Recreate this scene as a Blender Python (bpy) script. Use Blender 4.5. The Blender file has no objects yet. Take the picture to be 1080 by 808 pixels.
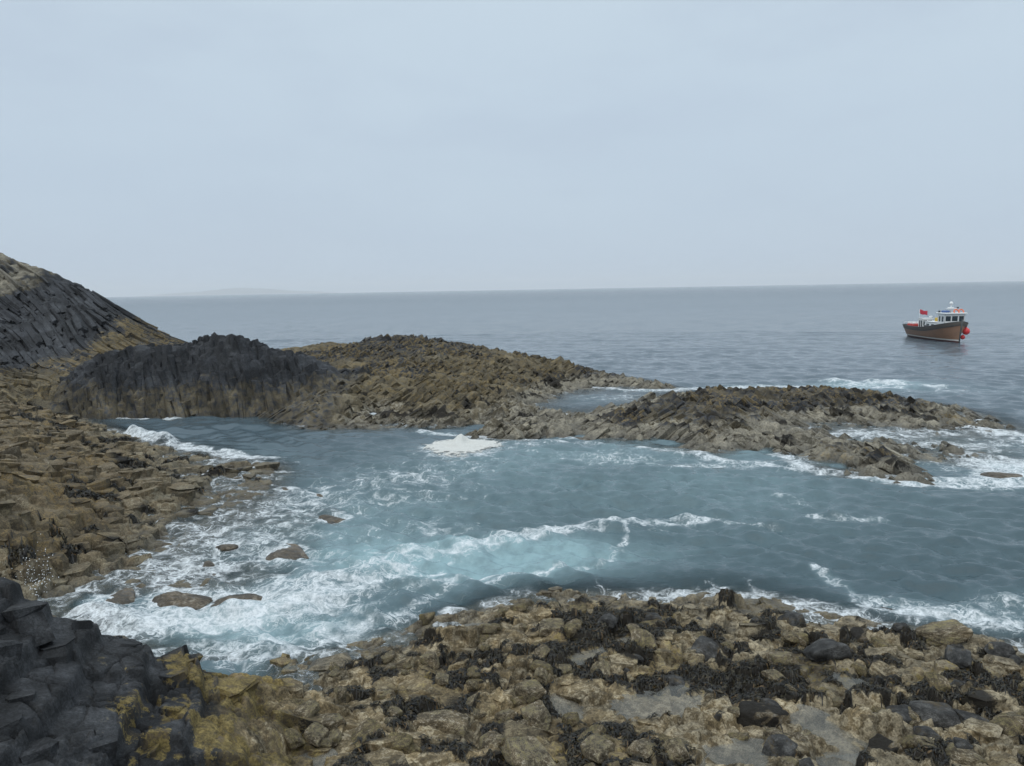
import bpy, bmesh, math, random
import numpy as np
from mathutils import Vector, Matrix
random.seed(7); rng = np.random.default_rng(11)
scene = bpy.context.scene
COL = scene.collection

# ------------------------------------------------------------------ camera model
F = 780.0; PIT = math.atan(98.6 / F); ROLL = math.radians(1.01); CAMH = 10.0
def ray(px, py):
    u = (px - 540) / F; v = (404 - py) / F
    c, s = math.cos(ROLL), math.sin(ROLL)
    u, v = u * c + v * s, -u * s + v * c
    return u, math.cos(PIT) + v * math.sin(PIT), -math.sin(PIT) + v * math.cos(PIT)
def P(px, py, z=0.0):                      # the point of height z that is seen there
    x, y, zz = ray(px, py); t = (z - CAMH) / zz
    return (x * t, y * t, z)
def D(px, py, d):                          # the point at forward distance d that is seen there
    x, y, zz = ray(px, py); t = d / y
    return (x * t, d, CAMH + zz * t)

cd = bpy.data.cameras.new("camera"); cam = bpy.data.objects.new("camera", cd); COL.objects.link(cam)
cd.sensor_width = 36.0; cd.lens = 36.0 * F / 1080.0; cd.clip_start = 0.1; cd.clip_end = 90000
cam.matrix_world = (Matrix.Translation((0, 0, CAMH)) @ Matrix.Rotation(math.pi / 2 - PIT, 4, 'X') @ Matrix.Rotation(-ROLL, 4, 'Z'))
scene.camera = cam

# ------------------------------------------------------------------ numpy noise
def hsh(i, j, k=0):
    i = np.asarray(i).astype(np.int64); j = np.asarray(j).astype(np.int64)
    h = (i * 374761393 + j * 668265263 + k * 2147483647 + 1274126177) & 0xFFFFFFFF
    h = ((h ^ (h >> 13)) * 1274126177) & 0xFFFFFFFF
    h = ((h ^ (h >> 16)) * 2246822519) & 0xFFFFFFFF
    h = h ^ (h >> 15)
    return (h & 0xFFFFFF) / float(0x1000000)
def vnoise(x, y, k=0):
    i = np.floor(x); j = np.floor(y); fx = x - i; fy = y - j
    fx = fx * fx * fx * (fx * (fx * 6 - 15) + 10); fy = fy * fy * fy * (fy * (fy * 6 - 15) + 10)
    a = hsh(i, j, k); b = hsh(i + 1, j, k); c = hsh(i, j + 1, k); d = hsh(i + 1, j + 1, k)
    return (a * (1 - fx) + b * fx) * (1 - fy) + (c * (1 - fx) + d * fx) * fy
def fbm(x, y, k=0, o=4, g=0.5):
    s = 0; a = 1.0; t = 0
    for n in range(o):
        s = s + a * vnoise(x + 17.3 * n, y - 9.1 * n, k + n * 7); t += a
        x, y = (x * 0.8 - y * 0.6) * 2.03, (x * 0.6 + y * 0.8) * 2.03; a *= g
    return s / t - 0.5
def sst(a, b, x):
    t = np.clip((x - a) / (b - a), 0, 1); return t * t * (3 - 2 * t)
def blocks(x, y, size, hf, ang=0.0, asp=1.0, k=0, warp=0.0, w=0.06):
    """jointed rock: hf(lx, ly, r1, r2, r3) is each cell's top; neighbours meet in a face w wide. -> height, edge distance, r1"""
    if warp:
        x0, y0 = x, y
        x = x0 + warp * size * 2 * fbm(x0 / size * 0.9, y0 / size * 0.9, k + 91, 3)
        y = y0 + warp * size * 2 * fbm(x0 / size * 0.9 + 40, y0 / size * 0.9, k + 95, 3)
    c, s = math.cos(ang), math.sin(ang)
    u = (x * c + y * s) / (size * asp); v = (-x * s + y * c) / size
    i0 = np.floor(u); j0 = np.floor(v)
    Z = np.zeros(u.shape)
    b1 = [np.full(u.shape, 9.0), Z, Z, Z, Z]; b2 = [np.full(u.shape, 9.0), Z, Z, Z, Z]
    for di in (-1, 0, 1):
        for dj in (-1, 0, 1):
            i = i0 + di; j = j0 + dj
            pu = i + 0.5 + 0.85 * (hsh(i, j, k) - 0.5); pv = j + 0.5 + 0.85 * (hsh(i, j, k + 1) - 0.5)
            new = [np.hypot(u - pu, v - pv), i, j, pu, pv]
            n1 = new[0] < b1[0]; n2 = ~n1 & (new[0] < b2[0])
            b2 = [np.where(n1, p, np.where(n2, q, r)) for p, q, r in zip(b1, new, b2)]
            b1 = [np.where(n1, q, p) for p, q in zip(b1, new)]
    edge = (b2[0] - b1[0]) * size * 0.5
    def top(b):
        lu = (u - b[3]) * size * asp; lv = (v - b[4]) * size
        return hf(lu * c - lv * s, lu * s + lv * c, hsh(b[1], b[2], k + 2), hsh(b[1], b[2], k + 3), hsh(b[1], b[2], k + 4))
    q = 0.5 + 0.5 * sst(0, w, edge)
    return top(b1) * q + top(b2) * (1 - q), edge, hsh(b1[1], b1[2], k + 2)
def terrace(h, step, sharp=0.72):
    f = h / step; i = np.floor(f); return step * (i + sst(sharp, 1.0, f - i) + 0.12 * (f - i) - 0.12 * sst(sharp, 1.0, f - i))

class Surf:                                # a smooth surface through control points (x, y, z)
    def __init__(s, pts):
        a = np.array(pts, float); s.p = a[:, :2]; z = a[:, 2]; n = len(a)
        d = np.hypot(s.p[:, None, 0] - s.p[None, :, 0], s.p[:, None, 1] - s.p[None, :, 1])
        A = np.zeros((n + 3, n + 3)); A[:n, :n] = d + np.eye(n) * -0.05
        A[:n, n] = 1; A[:n, n + 1:] = s.p; A[n, :n] = 1; A[n + 1:, :n] = s.p.T
        s.w = np.linalg.solve(A, np.concatenate([z, np.zeros(3)]))
    def __call__(s, x, y):
        r = np.full(np.shape(x), s.w[-3]) + s.w[-2] * x + s.w[-1] * y
        for (a, b), w in zip(s.p, s.w):
            r = r + w * np.sqrt((x - a) ** 2 + (y - b) ** 2)
        return r

# ------------------------------------------------------------------ mesh helpers
def tag(o, label=None, cat=None, group=None, kind=None):
    if label: o["label"] = label
    if cat: o["category"] = cat
    if group: o["group"] = group
    if kind: o["kind"] = kind
    return o
def link(name, me, mat=None, parent=None):
    o = bpy.data.objects.new(name, me); COL.objects.link(o)
    if mat: me.materials.append(mat)
    if parent: o.parent = parent
    return o
def np_mesh(name, V, faces4=None, faces_any=None, smooth=True, attrs=None, cols=None):
    """faces4: (n,4) array; faces_any: list of (n,k) arrays"""
    groups = ([faces4] if faces4 is not None else []) + (faces_any or [])
    me = bpy.data.meshes.new(name)
    nl = sum(g.size for g in groups); nf = sum(len(g) for g in groups)
    me.vertices.add(len(V)); me.vertices.foreach_set("co", np.ascontiguousarray(V, np.float32).ravel())
    me.loops.add(nl); me.polygons.add(nf)
    me.loops.foreach_set("vertex_index", np.concatenate([g.ravel() for g in groups]).astype(np.int32))
    tot = np.concatenate([np.full(len(g), g.shape[1]) for g in groups])
    st = np.concatenate([[0], np.cumsum(tot)[:-1]])
    me.polygons.foreach_set("loop_start", st.astype(np.int32))
    me.polygons.foreach_set("use_smooth", np.full(nf, smooth))
    for k, a in (attrs or {}).items():
        at = me.attributes.new(k, 'FLOAT', 'POINT'); at.data.foreach_set("value", np.ascontiguousarray(a, np.float32))
    for k, a in (cols or {}).items():
        at = me.attributes.new(k, 'FLOAT_COLOR', 'POINT'); at.data.foreach_set("color", np.ascontiguousarray(a, np.float32).ravel())
    me.update(calc_edges=True); me.validate()
    return me
def grid_mesh(name, X, Y, Z, keep, **kw):
    nr, nc = X.shape
    idx = np.arange(nr * nc).reshape(nr, nc)
    f = np.stack([idx[:-1, :-1], idx[:-1, 1:], idx[1:, 1:], idx[1:, :-1]], -1).reshape(-1, 4)
    k = (keep[:-1, :-1] | keep[:-1, 1:] | keep[1:, 1:] | keep[1:, :-1]).ravel()
    f = f[k]
    used = np.zeros(nr * nc, bool); used[f.ravel()] = True
    re = np.cumsum(used) - 1
    V = np.stack([X, Y, Z], -1).reshape(-1, 3)[used]
    attrs = {n: a.ravel()[used] for n, a in kw.get('attrs', {}).items()}
    cols = {n: a.reshape(-1, 4)[used] for n, a in kw.get('cols', {}).items()}
    return np_mesh(name, V, re[f], attrs=attrs, cols=cols)
def columns_mesh(name, C, R, cap=0.3, sides=6, tilt=0.35, masks=None, seed=1):
    """jointed prisms: C (n,k,3) ring centres from root to top, R (n,) radii; the caps are tilted, chamfered and irregular"""
    g = np.random.default_rng(seed)
    n, k, _ = C.shape
    ax = C[:, -1] - C[:, 0]; ax /= np.linalg.norm(ax, axis=1)[:, None]
    ref = np.where(np.abs(ax[:, 2:3]) > 0.9, np.array([[1.0, 0, 0]]), np.array([[0, 0, 1.0]]))
    e1 = np.cross(ax, ref); e1 /= np.linalg.norm(e1, axis=1)[:, None]; e2 = np.cross(ax, e1)
    th = (np.arange(sides) + 0.35 * g.standard_normal((n, sides))) * 2 * math.pi / sides + g.random((n, 1)) * 6.28
    rr = R[:, None] * (0.85 + 0.35 * g.random((n, sides)))
    off = rr[..., None] * (np.cos(th)[..., None] * e1[:, None] + np.sin(th)[..., None] * e2[:, None])     # n,s,3
    tl = (g.random((n, 2)) - 0.5) * 2 * tilt
    lift = rr * (np.cos(th) * tl[:, :1] + np.sin(th) * tl[:, 1:])                                          # tilted cap
    rings = [C[:, r, None] + off * (1 + 0.12 * g.standard_normal((n, 1, 1)) * (0 < r)) for r in range(k)]
    rings[-1] = rings[-1] + lift[..., None] * ax[:, None]
    capring = C[:, -1, None] + off * 0.84 + (lift * 0.84 + 0.10 * R[:, None])[..., None] * ax[:, None]
    rings.append(capring)
    V = np.stack(rings, 1)                                              # n, k+1, s, 3
    K = k + 1
    base = (np.arange(n) * K * sides)[:, None, None]
    r = np.arange(K - 1)[None, :, None] * sides; s = np.arange(sides)[None, None, :]; s2 = (s + 1) % sides
    quads = np.stack([base + r + s, base + r + s2, base + r + sides + s2, base + r + sides + s], -1).reshape(-1, 4)
    caps = ((np.arange(n) * K * sides)[:, None] + (K - 1) * sides + np.arange(sides)[None])
    Vf = V.reshape(-1, 3)
    Vf = Vf + 0.04 * g.standard_normal(Vf.shape) * np.repeat(R, K * sides)[:, None]
    rnd = np.repeat(g.random(n), K * sides)
    cols = {'mask': masks(Vf[:, 0], Vf[:, 1], Vf[:, 2])} if masks else None
    return np_mesh(name, Vf, quads, [caps], smooth=False, attrs={'rnd': rnd}, cols=cols)

# ------------------------------------------------------------------ node helper
class NT:
    def __init__(s, mat):
        mat.use_nodes = True; s.t = mat.node_tree; s.t.nodes.clear()
    def n(s, typ, inp=None, **props):
        nd = s.t.nodes.new(typ)
        for k, v in props.items(): setattr(nd, k, v)
        for k, v in (inp or {}).items(): s.put(nd.inputs[k], v)
        return nd
    def put(s, sock, v):
        if isinstance(v, bpy.types.NodeSocket): s.t.links.new(v, sock)
        elif isinstance(v, bpy.types.Node): s.t.links.new(v.outputs[0], sock)
        else: sock.default_value = v
    def math(s, op, a, b=None, c=None, clamp=False):
        nd = s.t.nodes.new('ShaderNodeMath'); nd.operation = op; nd.use_clamp = clamp
        for q, v in enumerate((a, b, c)):
            if v is not None: s.put(nd.inputs[q], v)
        return nd.outputs[0]
    def mix(s, f, a, b, mode='MIX'):
        nd = s.t.nodes.new('ShaderNodeMix'); nd.data_type = 'RGBA'; nd.blend_type = mode
        s.put(nd.inputs[0], f); s.put(nd.inputs[6], a); s.put(nd.inputs[7], b)
        return nd.outputs[2]
    def noise(s, vec, scale, detail=4, rough=0.55, dist=0.0, out=0):
        nd = s.n('ShaderNodeTexNoise', {'Vector': vec, 'Scale': scale, 'Detail': detail, 'Roughness': rough, 'Distortion': dist})
        return nd.outputs[out]
    def ramp(s, f, lo, hi, a=0.0, b=1.0):
        nd = s.n('ShaderNodeMapRange', {0: f, 1: lo, 2: hi, 3: a, 4: b}); nd.interpolation_type = 'SMOOTHSTEP'
        return nd.outputs[0]
    def attr(s, name, out='Fac'):
        nd = s.t.nodes.new('ShaderNodeAttribute'); nd.attribute_name = name
        return nd.outputs[out]
def c4(r, g, b): return (r, g, b, 1.0)
def simple(name, col, rough=0.5, metal=0.0, noise=0.0, nscale=8.0, emit=None, bump=0.0):
    m = bpy.data.materials.new(name); t = NT(m)
    vec = t.n('ShaderNodeTexCoord').outputs['Object']
    f = t.noise(vec, nscale, 4)
    k = 1 - noise
    c = t.mix(f, c4(*[v * (1 - noise) for v in col]), c4(*[min(1, v * (1 + noise)) for v in col]))
    b = t.n('ShaderNodeBsdfPrincipled', {'Base Color': c, 'Roughness': rough, 'Metallic': metal})
    if bump: t.put(b.inputs['Normal'], t.n('ShaderNodeBump', {'Height': f, 'Strength': bump, 'Distance': 0.02}))
    t.n('ShaderNodeOutputMaterial', {0: b})
    return m

# ------------------------------------------------------------------ rock material
def rock_material(name, s=1.0, brown=(0.165, 0.125, 0.075), black=(0.033, 0.036, 0.042), ochre=(0.22, 0.15, 0.045),
                  pale=(0.25, 0.225, 0.18), weed=(0.016, 0.013, 0.009), bump=1.0, con=1.0):
    """mask: R black basalt, G ochre lichen and algae, B pale barnacles, A dark weed; s: metres per grain"""
    m = bpy.data.materials.new(name); t = NT(m)
    vec = t.n('ShaderNodeTexCoord').outputs['Object']
    sep = t.n('ShaderNodeSeparateColor', {0: t.attr('mask', 'Color')})
    R, G, B = sep.outputs; A = t.attr('mask', 'Alpha'); rnd = t.attr('rnd')
    n1 = t.noise(vec, 0.9 / s, 6, 0.62); n2 = t.noise(vec, 4.2 / s, 5, 0.65); n3 = t.noise(vec, 17 / s, 4, 0.7)
    nh = t.n('ShaderNodeTexNoise', {'Vector': vec, 'Scale': 2.3 / s, 'Detail': 5, 'Roughness': 0.6}).outputs[1]
    v1 = t.n('ShaderNodeTexVoronoi', {'Vector': vec, 'Scale': 34 / s}).outputs[0]
    def brk(x, w=0.9, nn=None):           # mask broken up by noise
        return t.ramp(t.math('ADD', x, t.math('ADD', t.math('MULTIPLY', t.math('SUBTRACT', nn or n2, 0.5), 2.4 * w), t.math('MULTIPLY', t.math('SUBTRACT', n3, 0.5), 1.2 * w))), 0.33, 0.67)
    c = t.mix(t.ramp(n1, 0.3, 0.7), c4(*[v * 0.72 for v in brown]), c4(*[v * 1.22 for v in brown]))
    c = t.mix(t.ramp(n2, 0.45, 0.75, 0, 0.55), c, c4(brown[0] * 1.15, brown[1] * 1.25, brown[2] * 1.6))
    c = t.mix(t.math('MULTIPLY', brk(B), 0.75), c, c4(*pale))
    blk = t.mix(t.ramp(n1, 0.35, 0.7), c4(*[v * 0.75 for v in black]), c4(*[v * 1.5 for v in black]))
    blk = t.mix(t.ramp(n3, 0.6, 0.8, 0, 0.22), blk, c4(0.12, 0.125, 0.13))
    c = t.mix(brk(R, 0.6), c, blk)
    c = t.mix(t.math('MULTIPLY', t.math('MULTIPLY', brk(G, 1.7), t.ramp(G, .10, .34)), 0.85), c, t.mix(n3, c4(*[v * 0.55 for v in ochre]), c4(*[v * 1.25 for v in ochre])))
    def k_(f, lo, hi, a, b):
        g = t.n('ShaderNodeCombineColor', {0: t.ramp(f, lo, hi, a, b)}); r_ = g.inputs[0].links[0].from_socket
        t.put(g.inputs[1], r_); t.put(g.inputs[2], r_); return g.outputs[0]
    c = t.mix(1.0, c, k_(n1, .3, .7, 1 - .34 * con, 1 + .34 * con), 'MULTIPLY'); c = t.mix(1.0, c, k_(n2, .33, .67, 1 - .38 * con, 1 + .40 * con), 'MULTIPLY'); c = t.mix(1.0, c, k_(n3, .33, .67, .68, 1.36), 'MULTIPLY')
    # grain: pale specks of barnacles, dark pits
    c = t.mix(t.ramp(v1, 0.16, 0.02, 0, 0.22), c, c4(0.34, 0.32, 0.27))
    c = t.mix(t.ramp(n3, 0.42, 0.28, 0, 0.6), c, c4(0.03, 0.026, 0.02))
    c = t.mix(brk(A, 0.5, n3), c, c4(*weed))
    c = t.mix(0.55, c, t.mix(1.0, c, t.mix(rnd, c4(0.5, 0.5, 0.52), c4(1.5, 1.47, 1.4)), 'MULTIPLY'))
    # wetness just above the water
    z = t.n('ShaderNodeSeparateXYZ', {0: vec}).outputs[2]
    wet = t.ramp(t.math('ADD', z, t.math('MULTIPLY', n1, 0.5)), 0.65, 0.25)
    c = t.mix(t.math('MULTIPLY', wet, 0.45), c, c4(0.03, 0.027, 0.022))
    rough = t.math('SUBTRACT', t.ramp(n2, 0.3, 0.7, 0.72, 0.95), t.math('MULTIPLY', wet, 0.4))
    h = t.math('ADD', t.math('MULTIPLY', n2, 0.06 * s), t.math('ADD', t.math('MULTIPLY', n3, 0.018 * s), t.math('MULTIPLY', v1, 0.008 * s)))
    bp = t.n('ShaderNodeBump', {'Height': h, 'Strength': 0.9 * bump, 'Distance': 1.0})
    b = t.n('ShaderNodeBsdfPrincipled', {'Base Color': c, 'Roughness': rough, 'Normal': bp, 'Specular IOR Level': 0.3})
    t.n('ShaderNodeOutputMaterial', {0: b})
    return m
M_FORE = rock_material('foreground_rock', 0.7, brown=(0.142, 0.108, 0.060), ochre=(0.135, 0.102, 0.036), black=(.025, .026, .028), pale=(.215, .185, .13), con=1.05)
M_SHELF = rock_material('shelf_rock', 1.0, brown=(0.118, 0.092, 0.056), pale=(0.18, 0.162, 0.12), ochre=(0.14, 0.10, 0.045), con=.5)
M_FAR = rock_material('far_rock', 1.9, brown=(0.115, 0.096, 0.062), pale=(0.20, 0.185, 0.15), black=(0.030, 0.032, 0.036), ochre=(0.125, 0.094, 0.045), con=.6)

# ================================================================== FAR ROCKS: headland, bluff, causeway, reef
W = lambda x, y, z: (x, y, z)
far_pts = [P(*q) for q in [
    # near waterline
    (400,440,0),(450,449,0),(500,456,0),(560,462,0),(640,464,0),(700,469,0),(760,477,0),(800,474,0),(840,479,0),(870,493,0),(900,501,0),(950,505,0),(980,502,0),(1000,490,-.1),
    # sloping front of the causeway
    (420,432,.8),(470,440,.6),(520,446,.7),(580,452,.4),(640,452,.5),(700,452,.6),(750,458,.6),
    (380,425,1.1),(400,408,1.9),(450,420,1.3),(500,430,.9),(520,402,1.7),(470,400,2.1),(350,400,2.4),(340,420,1.6),(430,385,3.0),(380,385,2.9),(480,380,2.8),(540,415,1.0),
    # crest
    (510,368,3.1),(475,361,3.7),(440,357,4.0),(390,358,4.0),(340,371,3.4),(310,376,3.2),(280,380,3.2),(550,376,2.4),(600,383,1.6),(650,396,.8),(690,404,.45),(705,408,.1),
    # lagoon between the tail and the reef
    (700,412,-.2),(640,409,-.1),(590,416,-.1),(560,428,-.1),(600,430,-.4),(650,420,-.4),(680,415,-.4),(620,437,-.2),(660,428,-.3),
    # reef
    (560,442,.35),(600,446,.35),(650,442,.55),(700,431,1.1),(690,440,.9),(740,414,1.3),(760,412,1.35),(800,418,1.0),(860,411,1.3),(900,414,1.2),(940,424,.8),(975,431,.5),(1005,438,.22),(1030,446,.05),(1060,454,-.05),(1085,462,-.25),
    (720,445,.8),(780,440,.8),(800,458,.35),(830,434,.6),(770,462,.4),(820,474,.1),
    (870,450,-.16),(900,456,-.17),(850,462,-.10),(950,460,-.17),(1000,466,-.17),(1050,478,-.22),(1000,455,-.12),(1040,500,-.18),(1060,492,-.12),(900,470,.1),(930,446,-.05),
    (880,476,.5),(920,478,.75),(955,486,.55),(860,472,.35),(895,490,.2),(935,497,.2),
    (900,436,.45),(960,440,.5),
    # sea floor in front
    (400,455,-1.2),(500,475,-1.5),(600,485,-1.5),(700,490,-1.5),(800,500,-1.5),(880,520,-1.5),(980,525,-1.5),(1060,510,-1.0),(1080,505,-.5),(1040,516,-.6),
]]
far_pts += [W(x, y, z) for x, y, z in [(-3,108,-2),(-20,108,-2),(12,100,-2),(17,84,-1.5),(19,76,-1.2),(30,78,-1.6),(36,72,-1.6),(42,62,-1.5),(46,52,-1.5),(24,74,-1.2),(-35,112,-2),(-8,102,-.5),(4,93,-.3),(10,86,-.2),
    (-24,92,1.0),(-34,96,.3),(36,36,-2),(10,36,-2),(-6,44,-2)]]
# headland hill
far_pts += [D(*q) for q in [(0,273,86),(20,280,86),(60,295,86),(100,313,86),(130,335,86),(150,348,85),(175,361,84),(-60,262,84),(-120,255,84),
    (0,330,80),(40,330,80),(80,335,80),(110,345,80),(140,360,80),(0,365,75),(40,365,75),(80,368,75),(120,374,75),(160,374,77),
    (0,392,71),(40,390,71),(75,385,71),(-60,390,71),(-60,330,79),(-120,390,70),(-120,330,78)]]
far_pts += [W(-60, 98, 11), W(-75, 98, 12), W(-50, 96, 7.5), W(-42, 94, 3.5), W(-60, 108, 5), W(-80,108,6)]
# stepped ground between the hill and the shelf
far_pts += [D(*q) for q in [(0,410,67),(30,405,67),(60,400,67.5),(0,425,62),(30,428,61.5),(55,430,61.5),(-50,410,66),(-110,420,62)]]
far_pts += [W(-36, 60.0, 0.1), W(-30, 58, -1), W(-22, 58, -1.2), W(-36, 58.6, -.6), W(-42,58.5,.9), W(-48, 56, 1.2), W(-58,56,2.2)]
FARM = Surf(far_pts)
bx = np.array([-44.0, -40.0, -36.5, -34, -31.5, -29, -26.2, -23.5, -21, -18.5, -16.3, -14.6, -13.6])
bz = np.array([1.0, 2.4, 4.6, 5.3, 5.7, 5.7, 6.2, 6.0, 5.2, 4.7, 3.6, 2.2, 0.0])
def bluff(x, y):
    top = np.interp(x, bx, bz) * (1 + 0.10 * fbm(x * 0.35, y * 0.3, 5, 2))
    fy = 60.3 + 1.3 * fbm(x * 0.22, x * 0 + 3.3, 8, 3) + 0.03 * (x + 26) ** 2 * 0.1
    s = np.clip((y - fy) / 3.6, 0, 1) ** .62
    back = np.clip((y - 65) * 0.4, 0, 3.6)
    return np.where(y > fy - 0.5, (top - back) * s - (1 - s) * 1.5, -1.5)
def far_macro(x, y):
    return np.maximum(FARM(x, y), bluff(x, y))
def far_masks(x, y, z):
    n = fbm(x * 0.25, y * 0.25, 31, 3); n2 = fbm(x * 0.9, y * 0.9, 37, 3)
    inbl = sst(-41, -38, x) * sst(-12.5, -14.5, x) * sst(70, 67, y)
    hill = sst(68.5, 71, y) * sst(-37.5, -40.5, x + (y - 80) * 0.1)
    blk = inbl * (.46 + .54 * sst(2.0, 4.2, z + 2.4 * n + .8 * n2)) + hill
    cau = (1 - np.clip(inbl + hill, 0, 1))
    blk = blk + cau * (.55 * sst(.0, .22, n) * sst(.3, .9, z) + 0.75 * sst(2.3, 3.8, z + 1.6 * n) + 0.30 * sst(0.6, 1.3, z) * sst(0.02, 0.2, n2))
    reef = cau * sst(4, 8, x)
    blk = blk + reef * 0.5 * sst(0.3, 1.0, z + n2)
    # hill: ochre at the seaward end and along the foot, pale rubble on the top
    och = hill * (sst(-46, -41.5, x + 3 * n) * (0.55 + 1.4 * n2) * sst(3.2, 4.6, z + 2 * n) + (0.40 + n2) * sst(4.6, 3.0, z + 2 * n))
    top = hill * np.clip(.75 + 1.5 * n2, 0, 1) * sst(10.4, 12.8, z + 4.5 * n) * sst(-51, -55, x)
    och = och + cau * (0.40 * sst(0.4, 1.6, z) + n * 0.9)
    pale = top + inbl * 0.16 * sst(3.6, 2.0, z + 2.0 * n) + cau * (0.5 + .3 * sst(-4, 4, x)) * sst(1.4, 0.5, z)
    blk = blk * (1 - top * 0.9) * (1 - np.clip(och, 0, 1) * hill * 0.9)
    weed = cau * sst(0.10, 0.22, n2) * sst(0.15, 0.5, z) * sst(2.2, 1.2, z) * 0.9
    return np.clip(np.stack([blk, och, pale, weed], -1), 0, 1)
st = 0.13
X, Y = np.meshgrid(np.arange(-84, 44, st * 1.15), np.arange(35, 110, st))
Hm = far_macro(X, Y); gy, gx = np.gradient(Hm, st, st * 1.15)
rockamp = sst(-0.6, 0.5, Hm)
hb, e, r1 = blocks(X, Y, 0.6, lambda lx, ly, a, b, c: -0.5 * np.clip(gx * lx + gy * ly, -1.0, 1.0) + 0.42 * (a - 0.5) + (b - 0.5) * 0.6 * lx + (c - 0.5) * 0.6 * ly, 0.5, 1.7, 3, 0.3, 0.16)
Z = Hm + rockamp * (hb - 0.2 * sst(0.16, 0.0, e))
hb, e2, _q = blocks(X, Y, 2.6, lambda lx, ly, a, b, c: 0.4 * (a - 0.5) + (b - 0.5) * 0.3 * lx, 0.9, 1.6, 9, 0.4, 0.3)
Z += rockamp * hb + 0.3 * fbm(X * 0.8, Y * 0.8, 21, 5)
MK = far_masks(X, Y, Z)
ISHILL = (X < -38 - (Y - 70) * 0.1) & (Y > 66)
me = grid_mesh('rock_causeway', X, Y, Z, (Z > -1.5) & ~(ISHILL & (Y > 68)), attrs={'rnd': r1}, cols={'mask': MK})
tag(link('rock_causeway', me, M_FAR), 'low brown rock causeway with jagged ridges and reef running out into the sea', 'rocks', kind='structure')
me = grid_mesh('hill', X, Y, Z, (Z > -1.0) & ISHILL, attrs={'rnd': r1}, cols={'mask': MK})
tag(link('hill', me, M_FAR), 'dark grey basalt hill with slanting columns and ochre foot at the shore', 'hill', kind='structure')

def seeds(x0, x1, y0, y1, sp, jit=0.45):
    a, b = np.meshgrid(np.arange(x0, x1, sp), np.arange(y0, y1, sp))
    a = a.ravel() + (rng.random(a.size) - .5) * 2 * jit * sp; b = b.ravel() + (rng.random(b.size) - .5) * 2 * jit * sp
    return a, b
# slanting columns lying in the face of the hill
a, b = seeds(-80, -37, 68, 87, 0.66)
h0 = FARM(a, b); ok = (h0 > 1.5) & (a < -38.5) & ~((h0 > 11.5) & (rng.random(a.size) < .7))
a, b = a[ok], b[ok]
L = rng.uniform(1.2, 5.5, a.size); K = 5
e_ = 0.3
gxx = (FARM(a + e_, b) - FARM(a - e_, b)) / (2 * e_); gyy = (FARM(a, b + e_) - FARM(a, b - e_)) / (2 * e_)
gl = np.hypot(gxx, gyy) + 1e-6
C = np.zeros((a.size, K, 3)); ca, cb = a.copy(), b.copy()
off = rng.uniform(-0.45, 0.22, a.size) + sst(-43, -50, a) * 1.1 * fbm(a * .28, b * .28, 93, 3) + .25 * (rng.random(a.size) > .9)
for k in range(K):
    t = k / (K - 1)
    steep = 0.25 + 0.95 * sst(-62, -42, ca)            # the fan: flat at the left, steep at the seaward end
    dx = 1.0; dn = steep
    gx1 = (FARM(ca + e_, cb) - FARM(ca - e_, cb)) / (2 * e_); gy1 = (FARM(ca, cb + e_) - FARM(ca, cb - e_)) / (2 * e_)
    C[:, k, 0] = ca; C[:, k, 1] = cb; C[:, k, 2] = FARM(ca, cb) + off
    vx = dx + 0.0 * gx1; vy = -dn * np.sign(gy1) * np.minimum(1, np.abs(gy1) * 2)
    slope = gx1 * vx + gy1 * vy
    nn = np.sqrt(vx ** 2 + vy ** 2 + slope ** 2)
    ca = ca + vx / nn * L / (K - 1); cb = cb + vy / nn * L / (K - 1)
HILL = bpy.data.objects['hill']
o = link('column', columns_mesh('column', C[:, ::1], rng.uniform(.18, .36, a.size), masks=far_masks, seed=3), M_FAR, HILL); o['kind'] = 'stuff'
# upright columns of the black bluff
a, b = seeds(-43, -13.5, 59.2, 68, 0.50)
h0 = bluff(a, b); ok = h0 > -0.9; a, b, h0 = a[ok], b[ok], h0[ok]
top = h0 + rng.uniform(-0.30, .14, a.size); lean = np.stack([-0.28 + 0.12 * rng.standard_normal(a.size), 0.30 + 0.10 * rng.standard_normal(a.size)], -1)
L = np.minimum(top + 1.2, 4.5)
C = np.stack([np.stack([a - lean[:, 0] * (1 - t) * L, b - lean[:, 1] * (1 - t) * L, top - (1 - t) * L], -1) for t in (0, .35, .7, 1)], 1)
CW = bpy.data.objects['rock_causeway']
o = link('column', columns_mesh('column', C, rng.uniform(.2, .42, a.size), tilt=0.5, masks=far_masks, seed=4), M_FAR, CW); o['kind'] = 'stuff'
# leaning column stumps of causeway, stepped ground and reef
a, b = seeds(-62, 42, 36, 104, 0.52)
h0 = far_macro(a, b); nn = fbm(a * .5, b * .5, 77, 3)
sel = (h0 > -0.12) & (rng.random(a.size) < np.maximum(.35, 0.62 + 2.2 * nn)) & ~((a < -38.5) & (b > 70)) & ~(bluff(a, b) > FARM(a, b))
a, b, h0 = a[sel], b[sel], h0[sel]
ridge = sst(0.2, 1.0, h0)
top = h0 + rng.uniform(-0.16, .14, a.size) + 0.25 * ridge * (rng.random(a.size) > .92)
lx_ = np.where(a > 14, -1.5, 1.4) + 0.25 * rng.standard_normal(a.size)
lx_ = np.where(a < -36, -1.6 + .3 * rng.standard_normal(a.size), lx_)
lean = np.stack([lx_, 0.2 + .2 * rng.standard_normal(a.size)], -1)
L = rng.uniform(.9, 1.9, a.size)
C = np.stack([np.stack([a - lean[:, 0] * (1 - t) * L, b - lean[:, 1] * (1 - t) * L, top - (1 - t) * L], -1) for t in (0, .6, 1)], 1)
o = link('column_stump', columns_mesh('column_stump', C, rng.uniform(.13, .30, a.size) * np.where(rng.random(a.size) > .8, 1.9, 1), tilt=0.45, masks=far_masks, seed=5), M_FAR, CW); o['kind'] = 'stuff'

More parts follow.
